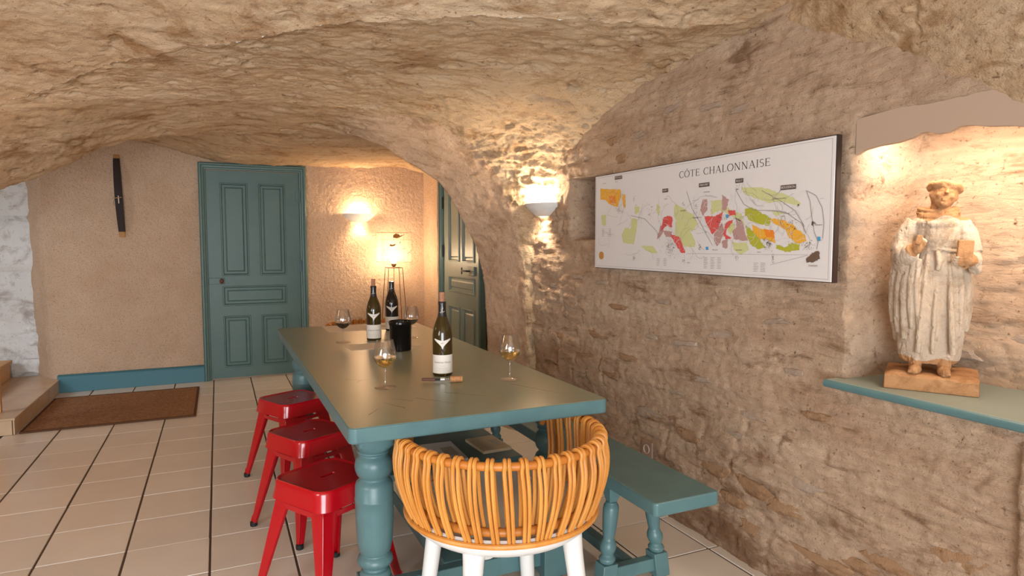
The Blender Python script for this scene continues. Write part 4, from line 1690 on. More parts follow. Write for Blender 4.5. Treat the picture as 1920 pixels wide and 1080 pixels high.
def UV(x, y):
    q = HM @ np.array([x, y, 1.0])
    return FL(q[0] / q[2], q[1] / q[2])


def blob(pts_, jag=.0016, seed=1, sub=3):
    """irregular outline from the crop's pixel coordinates"""
    rnd = random.Random(seed)
    P_ = [UV(*p) for p in pts_]
    out = []
    for a, b_ in zip(P_, P_[1:] + P_[:1]):
        for k in range(sub):
            f = k / sub
            out.append((a[0] + (b_[0] - a[0]) * f + rnd.uniform(-jag, jag), a[1] + (b_[1] - a[1]) * f + rnd.uniform(-jag, jag)))
    return out


u0, zt = UV(650, 352)
u1, zt2 = UV(1260, 266)
sx_ = (u1 - u0) / total
zt = (zt + zt2) / 2
polys = [[(u0 + x * sx_, zt + z) for x, z in q] for q in polys]
for k in sorted(set(owner)):
    obj('title_letter', flat_mesh([p for p, w_ in zip(polys, owner) if w_ == k], -.0016 - .00003 * (k % 2)), mat('map_brown_ink', lin(74, 58, 50), .6), mp_)

areas = {
    'pale_green': (lin(196, 198, 140), [
        [(1060, 410), (1200, 410), (1300, 440), (1400, 470), (1455, 510), (1440, 530), (1340, 500), (1240, 510), (1150, 480), (1080, 450)],
        [(860, 500), (930, 490), (990, 560), (1060, 580), (1080, 660), (1000, 600), (920, 560), (860, 590)],
        [(620, 520), (660, 540), (740, 590), (770, 650), (735, 700), (700, 690), (640, 650), (610, 600)],
        [(620, 640), (730, 640), (720, 700), (755, 770), (750, 805), (680, 800), (620, 720)],
        [(335, 615), (372, 625), (362, 700), (345, 790), (275, 775), (265, 725), (290, 680), (325, 690)],
        [(395, 800), (470, 795), (500, 835), (505, 850), (430, 830)],
        [(130, 600), (162, 598), (160, 668), (135, 665)], [(352, 540), (385, 540), (380, 580), (355, 590)],
        [(1000, 770), (1100, 770), (1110, 820), (1050, 850), (1010, 820)],
        [(1260, 560), (1350, 570), (1290, 600)], [(500, 520), (520, 540), (515, 600), (500, 580)], [(965, 650), (1010, 640), (1020, 700), (980, 720)]]),
    'olive_green': (lin(168, 168, 52), [
        [(1085, 550), (1130, 540), (1200, 580), (1260, 610), (1250, 660), (1180, 650), (1110, 620), (1085, 590)],
        [(1090, 660), (1150, 700), (1190, 760), (1220, 800), (1170, 815), (1120, 780), (1100, 730)],
        [(1290, 780), (1350, 800), (1450, 770), (1440, 820), (1350, 830), (1290, 810)],
        [(1370, 780), (1420, 765), (1440, 800), (1390, 815)]]),
    'orange': (lin(222, 164, 52), [
        [(125, 425), (260, 430), (262, 480), (240, 545), (190, 530), (160, 500), (125, 495)], [(270, 460), (292, 462), (292, 550), (275, 530)],
        [(1255, 610), (1330, 620), (1400, 650), (1480, 720), (1490, 760), (1440, 775), (1380, 740), (1350, 680), (1270, 640)],
        [(1130, 650), (1190, 680), (1270, 690), (1285, 770), (1240, 755), (1180, 745), (1140, 700)]]),
    'deep_orange': (lin(222, 130, 40), [[(1210, 680), (1275, 690), (1280, 740), (1225, 735)], [(180, 475), (225, 470), (230, 520), (190, 518)]]),
    'red': (lin(206, 84, 80), [
        [(545, 610), (575, 600), (605, 610), (600, 680), (570, 660), (540, 690), (525, 700)], [(590, 720), (650, 735), (690, 840), (660, 840), (620, 780)],
        [(815, 600), (890, 600), (940, 570), (930, 620), (900, 690), (870, 720), (835, 660)], [(975, 560), (1020, 560), (1025, 590), (980, 600)],
        [(960, 640), (1005, 620), (1000, 640), (960, 690), (960, 720), (1000, 740), (960, 750), (940, 720)]]),
    'mauve': (lin(176, 140, 134), [
        [(805, 490), (835, 490), (835, 560), (805, 600), (790, 560)], [(935, 460), (980, 490), (960, 560), (930, 560)],
        [(1020, 610), (1060, 620), (1105, 760), (1010, 750), (1000, 700), (1030, 670)], [(880, 720), (930, 640), (950, 700), (920, 770), (895, 800), (880, 760)],
        [(500, 750), (525, 660), (545, 700), (520, 740)], [(545, 700), (600, 700), (600, 740), (560, 740)], [(930, 760), (970, 755), (965, 810), (935, 805)]]),
    'brown_lake': (lin(102, 82, 68), [[(1490, 870), (1530, 835), (1575, 820), (1580, 870), (1545, 895), (1488, 898)]]),
    'ochre_seal': (lin(188, 132, 62), [[(117, 850), (125, 838), (138, 838), (146, 850), (146, 875), (138, 887), (125, 887), (117, 875)]]),
    'blue': (lin(70, 150, 200), [[(1565, 728), (1585, 728), (1585, 755), (1565, 758)], [(826, 800), (842, 800), (842, 820), (826, 820)], [(958, 588), (978, 588), (976, 612), (960, 612)]]),
}
for nm, (col, blobs) in areas.items():
    lay = {'pale_green': -.0015, 'mauve': -.0021, 'olive_green': -.0025, 'orange': -.0027, 'red': -.0030, 'deep_orange': -.0033}.get(nm, -.0034)
    for k, bl in enumerate(blobs):
        lay -= .00004
        o = obj('vineyard_patch', flat_mesh([blob(bl, .0026 if nm not in ('ochre_seal', 'blue') else .0003, k, 6 if nm not in ('ochre_seal', 'blue') else 2)], lay), mat('map_' + nm, col, .6), mp_)
# label boxes with white lettering
boxes = [(223, 342, 272, 362, 'MONTAGNY'), (540, 425, 578, 444, 'GIVRY'), (783, 385, 853, 405, 'MERCUREY'), (1026, 356, 1078, 377, 'RULLY'), (1326, 395, 1428, 418, 'BOUZERON')]
Mtag = mat('map_tag_brown', lin(88, 74, 64), .6)
for x0, y0, x1, y1, s in boxes:
    cxp, cyp = (x0 + x1) / 2, (y0 + y1) / 2
    (ux, uz), (vx, vz) = UV(x0, cyp), UV(x1, cyp)
    hz = .0085
    uz = (uz + vz) / 2
    o = obj('map_tag', flat_mesh([[(ux, uz - hz), (vx, uz - hz), (vx, uz + hz), (ux, uz + hz)]], -.0040), Mtag, mp_)
    me = text_mesh(s, min(.012, (vx - ux) / len(s) * 1.35))
    for v in me.vertices:
        v.co = Vector(((ux + vx) / 2 + v.co.x, -.0044, uz + v.co.y))
    link('map_tag_text', me, M_board, o)
for x, y, s, sz_ in [(1535, 918, 'CHAGNY', .009), (1315, 482, 'CHASSEY-LE-CAMP', .007), (835, 442, 'FONTAINES', .007), (680, 565, 'CHARRECEY', .007), (770, 610, 'ST-JEAN-DE-VAUX', .007), (1340, 597, 'ALUZE', .006),
                     (1575, 652, 'DENNEVY', .007), (470, 542, 'BISSEY', .006), (365, 532, 'BUXY', .006), (888, 820, 'MELLECEY', .007), (1045, 820, 'NANTOUX', .007), (1180, 832, 'RULLY', .007), (562, 490, 'JAMBLES', .006), (155, 392, 'MONTAGNY', .006), (235, 380, 'COULLY', .006), (712, 905, 'DRACY', .006)]:
    me = text_mesh(s, sz_)
    cx_, cz_ = UV(x, y)
    for v in me.vertices:
        v.co = Vector((cx_ + v.co.x, -.0042, cz_ + v.co.y))
    link('map_place_name', me, M_ink, mp_)
# roads, hamlets, legend lines
rnd = random.Random(11)
roads, dots, legend = [], [], []
for k in range(70):
    x = rnd.uniform(120, 1600)
    y = rnd.uniform(430, 830)
    pts_ = [UV(x, y)]
    a = rnd.uniform(0, 2 * PI)
    for s in range(rnd.randint(4, 9)):
        a += rnd.uniform(-.7, .7)
        px_, pz_ = pts_[-1]
        nx, nz = px_ + .018 * math.cos(a), pz_ + .018 * math.sin(a) * .8
        if abs(nx) > MW / 2 - .03 or nz > .13 or nz < -.19:
            break
        pts_.append((nx, nz))
    roads += poly_line(pts_, .0009)
for (x, y, n, sx2, sy2) in [(255, 560, 60, 28, 30), (590, 800, 130, 40, 50), (680, 890, 24, 10, 20), (785, 800, 22, 10, 25), (1240, 780, 70, 30, 35), (1540, 640, 34, 12, 20), (765, 560, 20, 8, 50), (455, 590, 24, 12, 50), (350, 490, 14, 10, 20),
                            (1035, 420, 12, 8, 15), (1270, 860, 16, 8, 30), (1510, 790, 30, 35, 25), (930, 620, 60, 50, 60), (1030, 870, 10, 8, 15), (1400, 650, 40, 50, 50), (1440, 525, 10, 8, 8), (680, 525, 14, 12, 14), (200, 450, 20, 60, 12), (570, 650, 30, 40, 40)]:
    for _ in range(n):
        cx_, cz_ = UV(x + rnd.gauss(0, sx2 * .55), y + rnd.gauss(0, sy2 * .55))
        r_ = rnd.uniform(.0007, .0019)
        a = rnd.uniform(0, PI)
        dots.append([(cx_ + r_ * math.cos(a + q), cz_ + r_ * math.sin(a + q) * 1.2) for q in (0, PI / 2, PI, 3 * PI / 2)])
for (x0, y0, cols, nrow) in [(135, 690, 2, 7), (498, 880, 2, 6), (810, 872, 3, 8), (1140, 905, 2, 6)]:
    for c_ in range(cols):
        for r_ in range(nrow):
            lx, lz = UV(x0 + c_ * 45, y0)
            lz -= r_ * .0062
            legend.append([(lx, lz), (lx + rnd.uniform(.012, .026), lz), (lx + .024, lz + .0016), (lx, lz + .0016)])
parcels = []
for (xa_, xb_, ya_, yb_, n_) in [(1090, 1480, 560, 810, 46), (800, 1100, 480, 800, 40), (520, 760, 520, 820, 34), (1060, 1440, 420, 540, 18), (130, 290, 430, 540, 26), (270, 370, 620, 790, 6)]:
    for _ in range(n_):
        p_ = [UV(rnd.uniform(xa_, xb_), rnd.uniform(ya_, yb_))]
        a = rnd.uniform(0, 2 * PI)
        for q in range(4):
            a += rnd.uniform(-.8, .8)
            p_.append((p_[-1][0] + .011 * math.cos(a), p_[-1][1] + .011 * math.sin(a)))
        parcels += poly_line(p_, .0011)
o = obj('map_parcel_lines', flat_mesh(parcels, -.00355), M_board, mp_)
o['kind'] = 'stuff'
lx0, lz0 = UV(700, 845)
lx1, lz1 = UV(1500, 848)
roads += [stroke_poly((lx0, lz0), (lx1, lz1), .0009), stroke_poly(UV(1250, 915), UV(1500, 850), .0009)]
for a in range(0, 180, 45):
    c0 = UV(349, 878)
    roads.append(stroke_poly((c0[0] - .014 * math.cos(R(a)), c0[1] - .014 * math.sin(R(a))), (c0[0] + .014 * math.cos(R(a)), c0[1] + .014 * math.sin(R(a))), .0014))
for pts_ in ([(1495, 425), (1520, 500), (1530, 600), (1545, 700), (1570, 760), (1560, 810)], [(1500, 430), (1560, 460), (1600, 540), (1610, 640), (1600, 740)], [(1030, 430), (1080, 520), (1150, 560), (1280, 560), (1370, 580), (1460, 640), (1490, 700)],
             [(700, 440), (740, 560), (790, 640), (830, 720), (870, 790)], [(1200, 430), (1330, 500), (1420, 560), (1480, 660)], [(330, 600), (420, 620), (500, 700), (520, 760)]):
    roads += poly_line([tuple(p) for p in catmull([Vector((*UV(*q), 0)) for q in pts_], 4)] if False else [UV(*q) for q in pts_], .0022)
o = obj('map_roads', flat_mesh(roads, -.0037), mat('map_road_grey', lin(150, 142, 140), .6), mp_)
o['kind'] = 'stuff'
o = obj('map_hamlets', flat_mesh(dots, -.0039), mat('map_brown_ink', lin(74, 58, 50), .6), mp_)
o['kind'] = 'stuff'
o = obj('map_legend', flat_mesh(legend, -.0022), mat('map_legend_grey', lin(150, 140, 132), .6), mp_)
o['kind'] = 'stuff'
b0, b1_ = .012, .0012
xa, xb, za, zb = -MW / 2 + b0, MW / 2 - b0 - .004, -MH / 2 + b0, MH / 2 - b0
obj('map_border', flat_mesh([stroke_poly((xa, za), (xb, za), b1_), stroke_poly((xa, zb), (xb, zb), b1_), stroke_poly((xa, za), (xa, zb), b1_), stroke_poly((xb, za), (xb, zb), b1_)], -.0014), mat('map_road_grey', lin(150, 142, 140), .6), mp_)


# ------------------------------------------------------------------ sconces
def make_sconce(name, label, loc, rz):
    """half-bowl on a wall; local +y is the wall side, -y the room"""
    t = thing(name, label, 'lamp', loc, rz, 'white wall sconces')
    bm = bmesh.new()
    n = 28
    prof = [(.175, .085), (.172, .080), (.150, .055), (.118, .028), (.085, .008), (.072, .003), (.068, .009), (.110, .032), (.142, .058), (.166, .085)]
    rings = []
    for r, z in prof:
        ring = []
        for k in range(n + 1):
            a = PI + PI * k / n
            ring.append(bm.verts.new((r * math.cos(a), r * .80 * math.sin(a), z)))
        rings.append(ring)
    m_ = len(rings)
    for i in range(m_):
        a, b_ = rings[i], rings[(i + 1) % m_]
        for k in range(n):
            bm.faces.new((a[k], a[k + 1], b_[k + 1], b_[k]))
    obj('bowl_shade', bm, M_ceramic, t, smooth=True)
    bm = bmesh.new()
    add_box(bm, -.06, .06, -.012, .0, .01, .075)
    obj('wall_plate', bm, M_ceramic, t, bevel=.004)
    bm = bmesh.new()
    add_lathe(bm, [(.0, -.045), (.006, -.045), (.007, -.03), (.007, .03), (.006, .045), (.0, .045)], 14, M=Matrix.Translation((0, -.055, .052)) @ Matrix.Rotation(R(90), 4, 'Y'), cap=False)
    bmesh.ops.remove_doubles(bm, verts=bm.verts, dist=1e-5)
    obj('bulb', bm, mat('halogen_bulb', (1, .9, .7, 1), .3, emit=(1, .78, .5, 1), estr=60), t, smooth=True)
    return t


make_sconce('wall_sconce', 'white half-bowl wall sconce glowing on the far stucco wall', (1.345, 6.795, 1.535), 0)
make_sconce('wall_sconce', 'white half-bowl wall sconce glowing between the arch and the small wall recess', (1.935, 3.70, 1.485), R(-90))


def sconce_lights(x, y, z, dx, dy, e_up, e_dn, col):
    l = light('sconce_glow', 'POINT', (x + dx * .06, y + dy * .06, z + .105), e_up, col, .035)
    l = light('sconce_downlight', 'SPOT', (x + dx * .045, y + dy * .045, z - .01), e_dn, col, .025, spot=120, blend=.8)
    l.rotation_euler = (0, 0, 0)


sconce_lights(1.345, 6.795, 1.535, 0, -1, 5.4, 8, (1.0, .70, .42))
sconce_lights(1.935, 3.70, 1.485, -1, 0, 16, 10, (1.0, .84, .62))

# ------------------------------------------------------------------ floor lamp with printed shade
lp = thing('wire_floor_lamp', 'slim wire-framed lamp with printed bird and leaf shade by the far wall', 'lamp', (1.65, 6.56, 0))
bm = bmesh.new()
zt_ = 1.065
for sx, sy in ((-1, -1), (1, -1), (1, 1), (-1, 1)):
    add_tube(bm, [(sx * .072, sy * .072, zt_), (sx * .135, sy * .135, .004)], .0035, 6)
for s in (.072,):
    add_tube(bm, [(-s, -s, zt_), (s, -s, zt_), (s, s, zt_), (-s, s, zt_)], .0035, 6, closed=True)
s = .135
add_tube(bm, [(-s, -s, .004), (s, -s, .004), (s, s, .004), (-s, s, .004)], .0035, 6, closed=True)
add_tube(bm, [(-.072, 0, zt_), (.072, 0, zt_)], .0035, 6)
add_tube(bm, [(0, 0, zt_ - .01), (.0, 0, .62), (.02, .02, .3), (.01, .05, .01)], .0025, 6)
obj('wire_frame', bm, M_wire, lp)
bm = bmesh.new()
add_lathe(bm, [(.006, -.02), (.010, -.01), (.014, .0), (.024, .014), (.026, .030), (.012, .032)], 18, (0, 0, zt_ + .01))
obj('lamp_holder', bm, M_oak, lp, smooth=True)
bm = bmesh.new()
bmesh.ops.create_uvsphere(bm, u_segments=20, v_segments=14, radius=.030, matrix=Matrix.Translation((0, 0, zt_ + .075)))
obj('bulb', bm, mat('lamp_bulb', (1, .9, .7, 1), .3, emit=(1, .80, .52, 1), estr=40), lp, smooth=True)
Msh = bpy.data.materials.new('translucent_shade_film')
Msh.use_nodes = True
nt = Msh.node_tree
for n_ in list(nt.nodes):
    nt.nodes.remove(n_)
out_ = nt.nodes.new('ShaderNodeOutputMaterial')
ms1 = nt.nodes.new('ShaderNodeMixShader')
tr_ = nt.nodes.new('ShaderNodeBsdfTransparent')
tl_ = nt.nodes.new('ShaderNodeBsdfTranslucent')
tl_.inputs[0].default_value = (.9, .86, .78, 1)
ms1.inputs[0].default_value = .06
nt.links.new(tr_.outputs[0], ms1.inputs[1])
nt.links.new(tl_.outputs[0], ms1.inputs[2])
nt.links.new(ms1.outputs[0], out_.inputs[0])
hs, z0_, z1_ = .150, 1.125, 1.425
sh = bpy.data.objects.new('lamp_shade', None)
bm = bmesh.new()
c4 = [(-hs, -hs), (hs, -hs), (hs, hs), (-hs, hs)]
for k in range(4):
    (xa_, ya_), (xb_, yb_) = c4[k], c4[(k + 1) % 4]
    bm.faces.new([bm.verts.new(p) for p in ((xa_, ya_, z0_), (xb_, yb_, z0_), (xb_, yb_, z1_), (xa_, ya_, z1_))])
shade = obj('lamp_shade', bm, Msh, lp)
bm = bmesh.new()
for z in (z0_, z1_, z1_ - .075):
    add_tube(bm, [(x, y, z) for x, y in c4], .0013 if z != z1_ - .075 else .0008, 5, closed=True)
for x, y in c4:
    add_tube(bm, [(x, y, z0_), (x, y, z1_)], .0008, 5)
add_tube(bm, [(0, 0, zt_ + .03), (hs, 0, z0_)], .001, 5)
add_tube(bm, [(0, 0, zt_ + .03), (-hs, 0, z0_)], .001, 5)
obj('shade_wire', bm, M_wire, shade)


def print_shape(name, outline, m, y=-hs - .002, ox=0, oz=0, s=1.0):
    bm = bmesh.new()
    bm.faces.new([bm.verts.new((ox + x * s, y, oz + z * s)) for x, z in outline])
    return obj(name, bm, m, shade)


Mbird = mat('print_orange_brown', lin(190, 120, 50), .7)
Mdark = mat('print_dark_brown', lin(90, 60, 40), .7)
Mleaf = mat('print_grey_leaf', lin(120, 110, 96), .7)
bird = [(-.05, -.022), (-.052, 0), (-.035, .016), (-.015, .022), (.0, .012), (.012, -.004), (.05, .008), (.068, .016), (.066, .010), (.03, -.008), (.012, -.018), (-.01, -.026)]
print_shape('printed_bird', bird, Mbird, oz=1.392, ox=.01)
print_shape('printed_bird', [(x * .7, z * .7) for x, z in [(-.015, .022), (.0, .012), (.012, -.004), (.068, .016), (.03, -.008), (-.01, 0)]], Mdark, y=-hs - .0025, oz=1.392, ox=.02)
print_shape('printed_bird', [(-.03, -.012), (-.028, .010), (-.012, .000), (.01, .004), (.03, .014), (.022, -.006), (.0, -.014)], Mbird, oz=1.30, ox=-.045)
for x, z, a, s_ in [(-.135, 1.245, .3, 1), (-.13, 1.222, -.5, 1), (-.115, 1.198, .1, 1.1), (-.075, 1.24, .2, .7), (-.06, 1.262, -.3, .6), (.04, 1.262, 0, 1), (.062, 1.262, .2, 1), (.082, 1.262, -.1, 1), (.125, 1.225, .9, 1), (.14, 1.24, 1.1, .8), (.11, 1.215, .6, .9), (.118, 1.195, 0, .6), (.03, 1.325, 1.0, 1.3)]:
    ol = [(math.cos(a) * u - math.sin(a) * v, math.sin(a) * u + math.cos(a) * v) for u, v in ((-.011, 0), (-.003, .005), (.010, .001), (-.002, -.005))]
    print_shape('printed_leaf', ol, Mleaf, ox=x, oz=z, s=s_)
light('lamp_light', 'POINT', (1.65, 6.56, zt_ + .125), 13, (1.0, .72, .44), .04)

# ------------------------------------------------------------------ barrel stave with a little cross
sv = thing('barrel_stave', 'dark curved barrel stave with light wood ends hung on the stucco wall', 'wall decoration', (-.79, 6.79, 1.74))


def stave_mesh(z0, z1, wd0, th, yoff=0):
    bm = bmesh.new()
    prev = None
    n = 18
    for k in range(n + 1):
        z = z0 + (z1 - z0) * k / n
        s = z / .37
        y = -.052 * (1 - s * s) + yoff
        wd = .031 * (1 - .22 * s * s) * wd0
        x = .012 * (-s) * 1.0
        ring = [bm.verts.new(p) for p in ((x - wd, y, z), (x - wd * .4, y - .003, z), (x + wd * .4, y - .003, z), (x + wd, y, z), (x + wd, y + th, z), (x - wd, y + th, z))]
        if prev:
            for q in range(6):
                bm.faces.new((prev[q], prev[(q + 1) % 6], ring[(q + 1) % 6], ring[q]))
        else:
            bm.faces.new(ring[::-1])
        prev = ring
    bm.faces.new(prev)
    return bm


obj('stave_body', stave_mesh(-.32, .335, 1.0, .018), M_stave, sv, bevel=.002)
obj('stave_end', stave_mesh(.335, .37, .98, .018, .0005), M_oak, sv, bevel=.002)
obj('stave_end', stave_mesh(-.37, -.32, .98, .018, .0005), M_oak, sv, bevel=.002)
cr = thing('twig_cross', 'tiny pale twig cross tied on the front of the dark stave', 'cross', (-.79, 6.79, 1.71))
bm = bmesh.new()
add_tube(bm, [(.002, -.062, -.038), (.0, -.064, .030)], .0038, 6)
obj('upright_twig', bm, M_label, cr)
bm = bmesh.new()
add_tube(bm, [(-.042, -.066, .006), (-.01, -.070, .010), (.026, -.066, .016)], .0035, 6)
obj('cross_twig', bm, M_oak, cr)
bm = bmesh.new()
add_tube(bm, [(-.030, -.05, .0), (-.038, -.052, -.02), (-.040, -.052, -.045), (-.028, -.05, -.055)], .0015, 5)
obj('hanging_thread', bm, M_stave, cr)

# ------------------------------------------------------------------ niche shelf, pelmet, outlet
bm = bmesh.new()
outl = [(1.868, .30), (2.31, .30), (2.31, 1.50), (1.925, 1.505), (1.925, 1.528), (1.868, 1.528)]
prism(bm, outl, .832, .86, axis='z')
shf = obj('niche_shelf', bm, mat('grey_teal_shelf_paint', lin(128, 138, 130), .4), None, bevel=.003)
bm = bmesh.new()
add_tube(bm, [(1.872, .30, .845), (1.872, 1.532, .845)], .0135, 14)
obj('nosing', bm, M_teal, shf, smooth=True)
tag(shf, 'teal painted wooden sill board of the lit statue niche', 'shelf')
bm = bmesh.new()
top = [(1.535, 1.735), (.30, 1.80)]
pts_ = [(1.50, 1.728), (1.50, 1.612)]
sc_pts = [(1.50, 1.612), (1.47, 1.624), (1.42, 1.630), (1.36, 1.632), (1.31, 1.640), (1.285, 1.650), (1.262, 1.650), (1.235, 1.640), (1.205, 1.640), (1.175, 1.652), (1.14, 1.650), (1.10, 1.640), (1.04, 1.632), (.99, 1.620), (.93, 1.612), (.85, 1.62), (.75, 1.63), (.5, 1.63), (.32, 1.62)]
prism(bm, sc_pts + [(.32, 1.78), (1.0, 1.77), (1.50, 1.728)], 1.935, 1.958, axis='x')
pel = obj('pelmet_board', bm, M_taupe, None, bevel=.002)
tag(pel, 'taupe scalloped pelmet board across the top of the statue niche', 'pelmet')

ou = thing('wall_socket', 'small beige electrical socket on the stone wall above the bench', 'socket', (wall_x(2.6, .31) - .012, 2.60, .292), R(-90))
obj('cover_plate', box(-.041, .041, -.004, .006, -.041, .041), M_outlet, ou, bevel=.002)
bm = bmesh.new()
add_lathe(bm, [(.024, 0), (.0245, .004), (.021, .005), (.019, -.006), (.001, -.006)], 24, M=Matrix.Translation((0, -.004, 0)) @ Matrix.Rotation(R(90), 4, 'X'), cap=False)
obj('socket_well', bm, mat('pale_outlet', lin(190, 170, 156), .4), ou, smooth=True)
bm = bmesh.new()
for s in (-1, 1):
    add_lathe(bm, [(.003, 0), (.003, .002)], 8, M=Matrix.Translation((s * .009, .0015, 0)) @ Matrix.Rotation(R(90), 4, 'X'))
obj('pin_holes', bm, M_rubber, ou)

# ------------------------------------------------------------------ statue
stt = thing('stone_statue', 'weathered pale stone statue of a robed monk holding a book, in the lit niche', 'statue', (2.072, 1.305, .86), 0)
# local frame: x to the viewer's right, y away from the viewer, z up
stt.rotation_euler = (0, 0, math.atan2(1.285, 2.10) - R(90))


def loft(bm, secs, n=72):
    """secs: list of (z, cx, cy, rx, ry, fold_amp, phase) -> closed lofted body; angle -90deg faces the viewer"""
    rings = []
    for z, cx_, cy_, rx, ry, fa, ph, ff in secs:
        ring = []
        for k in range(n):
            a = 2 * PI * k / n
            f = 1 + .42 * fa * ff(a, z)
            ring.append(bm.verts.new((cx_ + rx * f * math.cos(a), cy_ + ry * f * math.sin(a), z)))
        rings.append(ring)
    for a, b_ in zip(rings, rings[1:]):
        for k in range(n):
            bm.faces.new((a[k], a[(k + 1) % n], b_[(k + 1) % n], b_[k]))
    bm.faces.new(rings[0][::-1])
    bm.faces.new(rings[-1])


def fold(a, z):
    return (math.sin(5 * a + 2.2 * math.sin(a * 2 + z * 5) + 1.0) * .6 + .4 * math.sin(11 * a + 6 * z) + .25 * math.sin(3 * a + 9 * z))


bm = bmesh.new()
secs = []
ctrl = [(.080, -.012, .006, .088, .062, .05), (.092, -.012, .006, .098, .070, .07), (.13, -.012, .004, .104, .074, .085), (.18, -.010, .002, .106, .076, .085), (.24, -.010, 0, .106, .074, .08),
        (.31, -.008, 0, .100, .070, .07), (.37, -.002, 0, .086, .064, .05), (.41, .0, 0, .072, .056, .035), (.43, .002, 0, .064, .050, .025), (.438, .002, 0, .063, .049, .02),
        (.448, .002, -.002, .070, .055, .02), (.47, .002, -.002, .078, .060, .02), (.50, .0, 0, .084, .060, .02), (.525, -.002, .002, .078, .054, .015), (.545, -.002, .004, .062, .046, .01), (.556, .0, .004, .040, .034, .01)]
for i in range(len(ctrl) - 1):
    a, b_ = ctrl[i], ctrl[i + 1]
    ns = max(1, int((b_[0] - a[0]) / .008))
    for k in range(ns):
        t_ = k / ns
        v = [a[q] + (b_[q] - a[q]) * t_ for q in range(6)]
        secs.append((*v, 0, fold))
secs.append((*ctrl[-1], 0, fold))
loft(bm, secs, 110)


def ellipsoid(bm, c, r, rot=None, seg=20):
    Mx_ = Matrix.Translation(c) @ (rot.to_matrix().to_4x4() if rot else Matrix.Identity(4)) @ Matrix.Diagonal((*r, 1))
    bmesh.ops.create_uvsphere(bm, u_segments=seg, v_segments=seg - 6, radius=1, matrix=Mx_)


def limb(bm, pts_, rs, seg=14):
    P_ = catmull(pts_, 5)
    n = len(P_)
    rr = []
    for i in range(n):
        t_ = i / (n - 1) * (len(rs) - 1)
        k = min(int(t_), len(rs) - 2)
        rr.append(rs[k] + (rs[k + 1] - rs[k]) * (t_ - k))
    add_tube(bm, P_, rr, seg)


# mantle falling at the viewer's left, from shoulder over the arm to the knee: several hanging folds
for x0, y0, z0, x1, y1, z1, r0, r1 in [(-.098, -.030, .40, -.110, -.028, .17, .020, .017), (-.082, -.050, .40, -.090, -.052, .155, .015, .014), (-.112, -.005, .42, -.132, .000, .20, .024, .018),
                                       (-.066, -.062, .405, -.066, -.066, .19, .011, .013), (-.052, -.066, .41, -.046, -.072, .20, .010, .009), (-.108, .015, .36, -.118, .020, .14, .026, .02)]:
    limb(bm, [(x0, y0, z0), ((x0 + x1) / 2 - .008, (y0 + y1) / 2 - .004, (z0 + z1) / 2 + .01), (x1, y1, z1)], [r0, (r0 + r1) * .58, r1, r1 * .5])
# mantle at the viewer's right
for x0, y0, z0, x1, y1, z1, r0, r1 in [(.082, .005, .40, .098, .004, .19, .020, .017), (.070, -.030, .40, .082, -.036, .17, .012, .011), (.088, .026, .40, .100, .030, .18, .02, .02)]:
    limb(bm, [(x0, y0, z0), ((x0 + x1) / 2 + .006, (y0 + y1) / 2, (z0 + z1) / 2), (x1, y1, z1)], [r0, (r0 + r1) * .6, r1, r1 * .5])
# long front folds of the tunic
for x0, x1, r_ in [(-.026, -.040, .013), (.008, .002, .010), (.040, .060, .014)]:
    limb(bm, [(x0, -.047, .425), ((x0 + x1) / 2, -.066, .30), (x1, -.074, .18), (x1 * 1.1, -.070, .115)], [r_ * .3, r_ * .7, r_ * .85, r_ * .75])
# sleeves: viewer's left arm
limb(bm, [(-.066, .004, .520), (-.098, -.002, .47), (-.112, -.018, .425)], [.040, .042, .040])
limb(bm, [(-.112, -.018, .420), (-.094, -.050, .418), (-.068, -.072, .435)], [.040, .036, .026])
limb(bm, [(-.118, -.010, .44), (-.108, -.032, .385), (-.090, -.055, .385)], [.024, .026, .016])
# viewer's right arm
limb(bm, [(.062, .004, .520), (.090, .0, .475), (.108, -.010, .425)], [.038, .040, .034])
limb(bm, [(.108, -.012, .412), (.112, -.040, .405), (.094, -.070, .415)], [.032, .026, .018])
limb(bm, [(.118, -.020, .40), (.120, -.034, .385), (.116, -.045, .375)], [.022, .020, .018])
# hood/capuche round the shoulders
for k in range(3):
    R1, R2, zz_, rr_ = [(.066, .050, .525, .017), (.052, .042, .545, .017), (.040, .034, .560, .014)][k]
    add_tube(bm, [(R1 * math.cos(a), .004 + R2 * math.sin(a), zz_ - .008 * (math.sin(a) < 0) * abs(math.sin(a))) for a in [2 * PI * q / 28 for q in range(28)]], rr_, 10, closed=True)
# belt
add_tube(bm, [(.002 + .064 * math.cos(a), .052 * math.sin(a) - .001, .437 + .003 * math.sin(3 * a)) for a in [2 * PI * q / 36 for q in range(36)]], .0055, 8, closed=True)
limb(bm, [(.004, -.056, .432), (.010, -.064, .405), (.006, -.064, .375)], [.009, .011, .008])
# neck
limb(bm, [(.002, .004, .545), (.006, -.004, .575), (.010, -.010, .595)], [.026, .023, .022])
# head, tilted forward to the viewer's right
hr = Euler((R(-16), R(12), R(10)))
hc = Vector((.012, -.012, .603))
ellipsoid(bm, hc, (.030, .034, .038), hr, 24)
HMx = Matrix.Translation(hc) @ hr.to_matrix().to_4x4()


def hp(x, y, z):
    return HMx @ Vector((x, y, z))


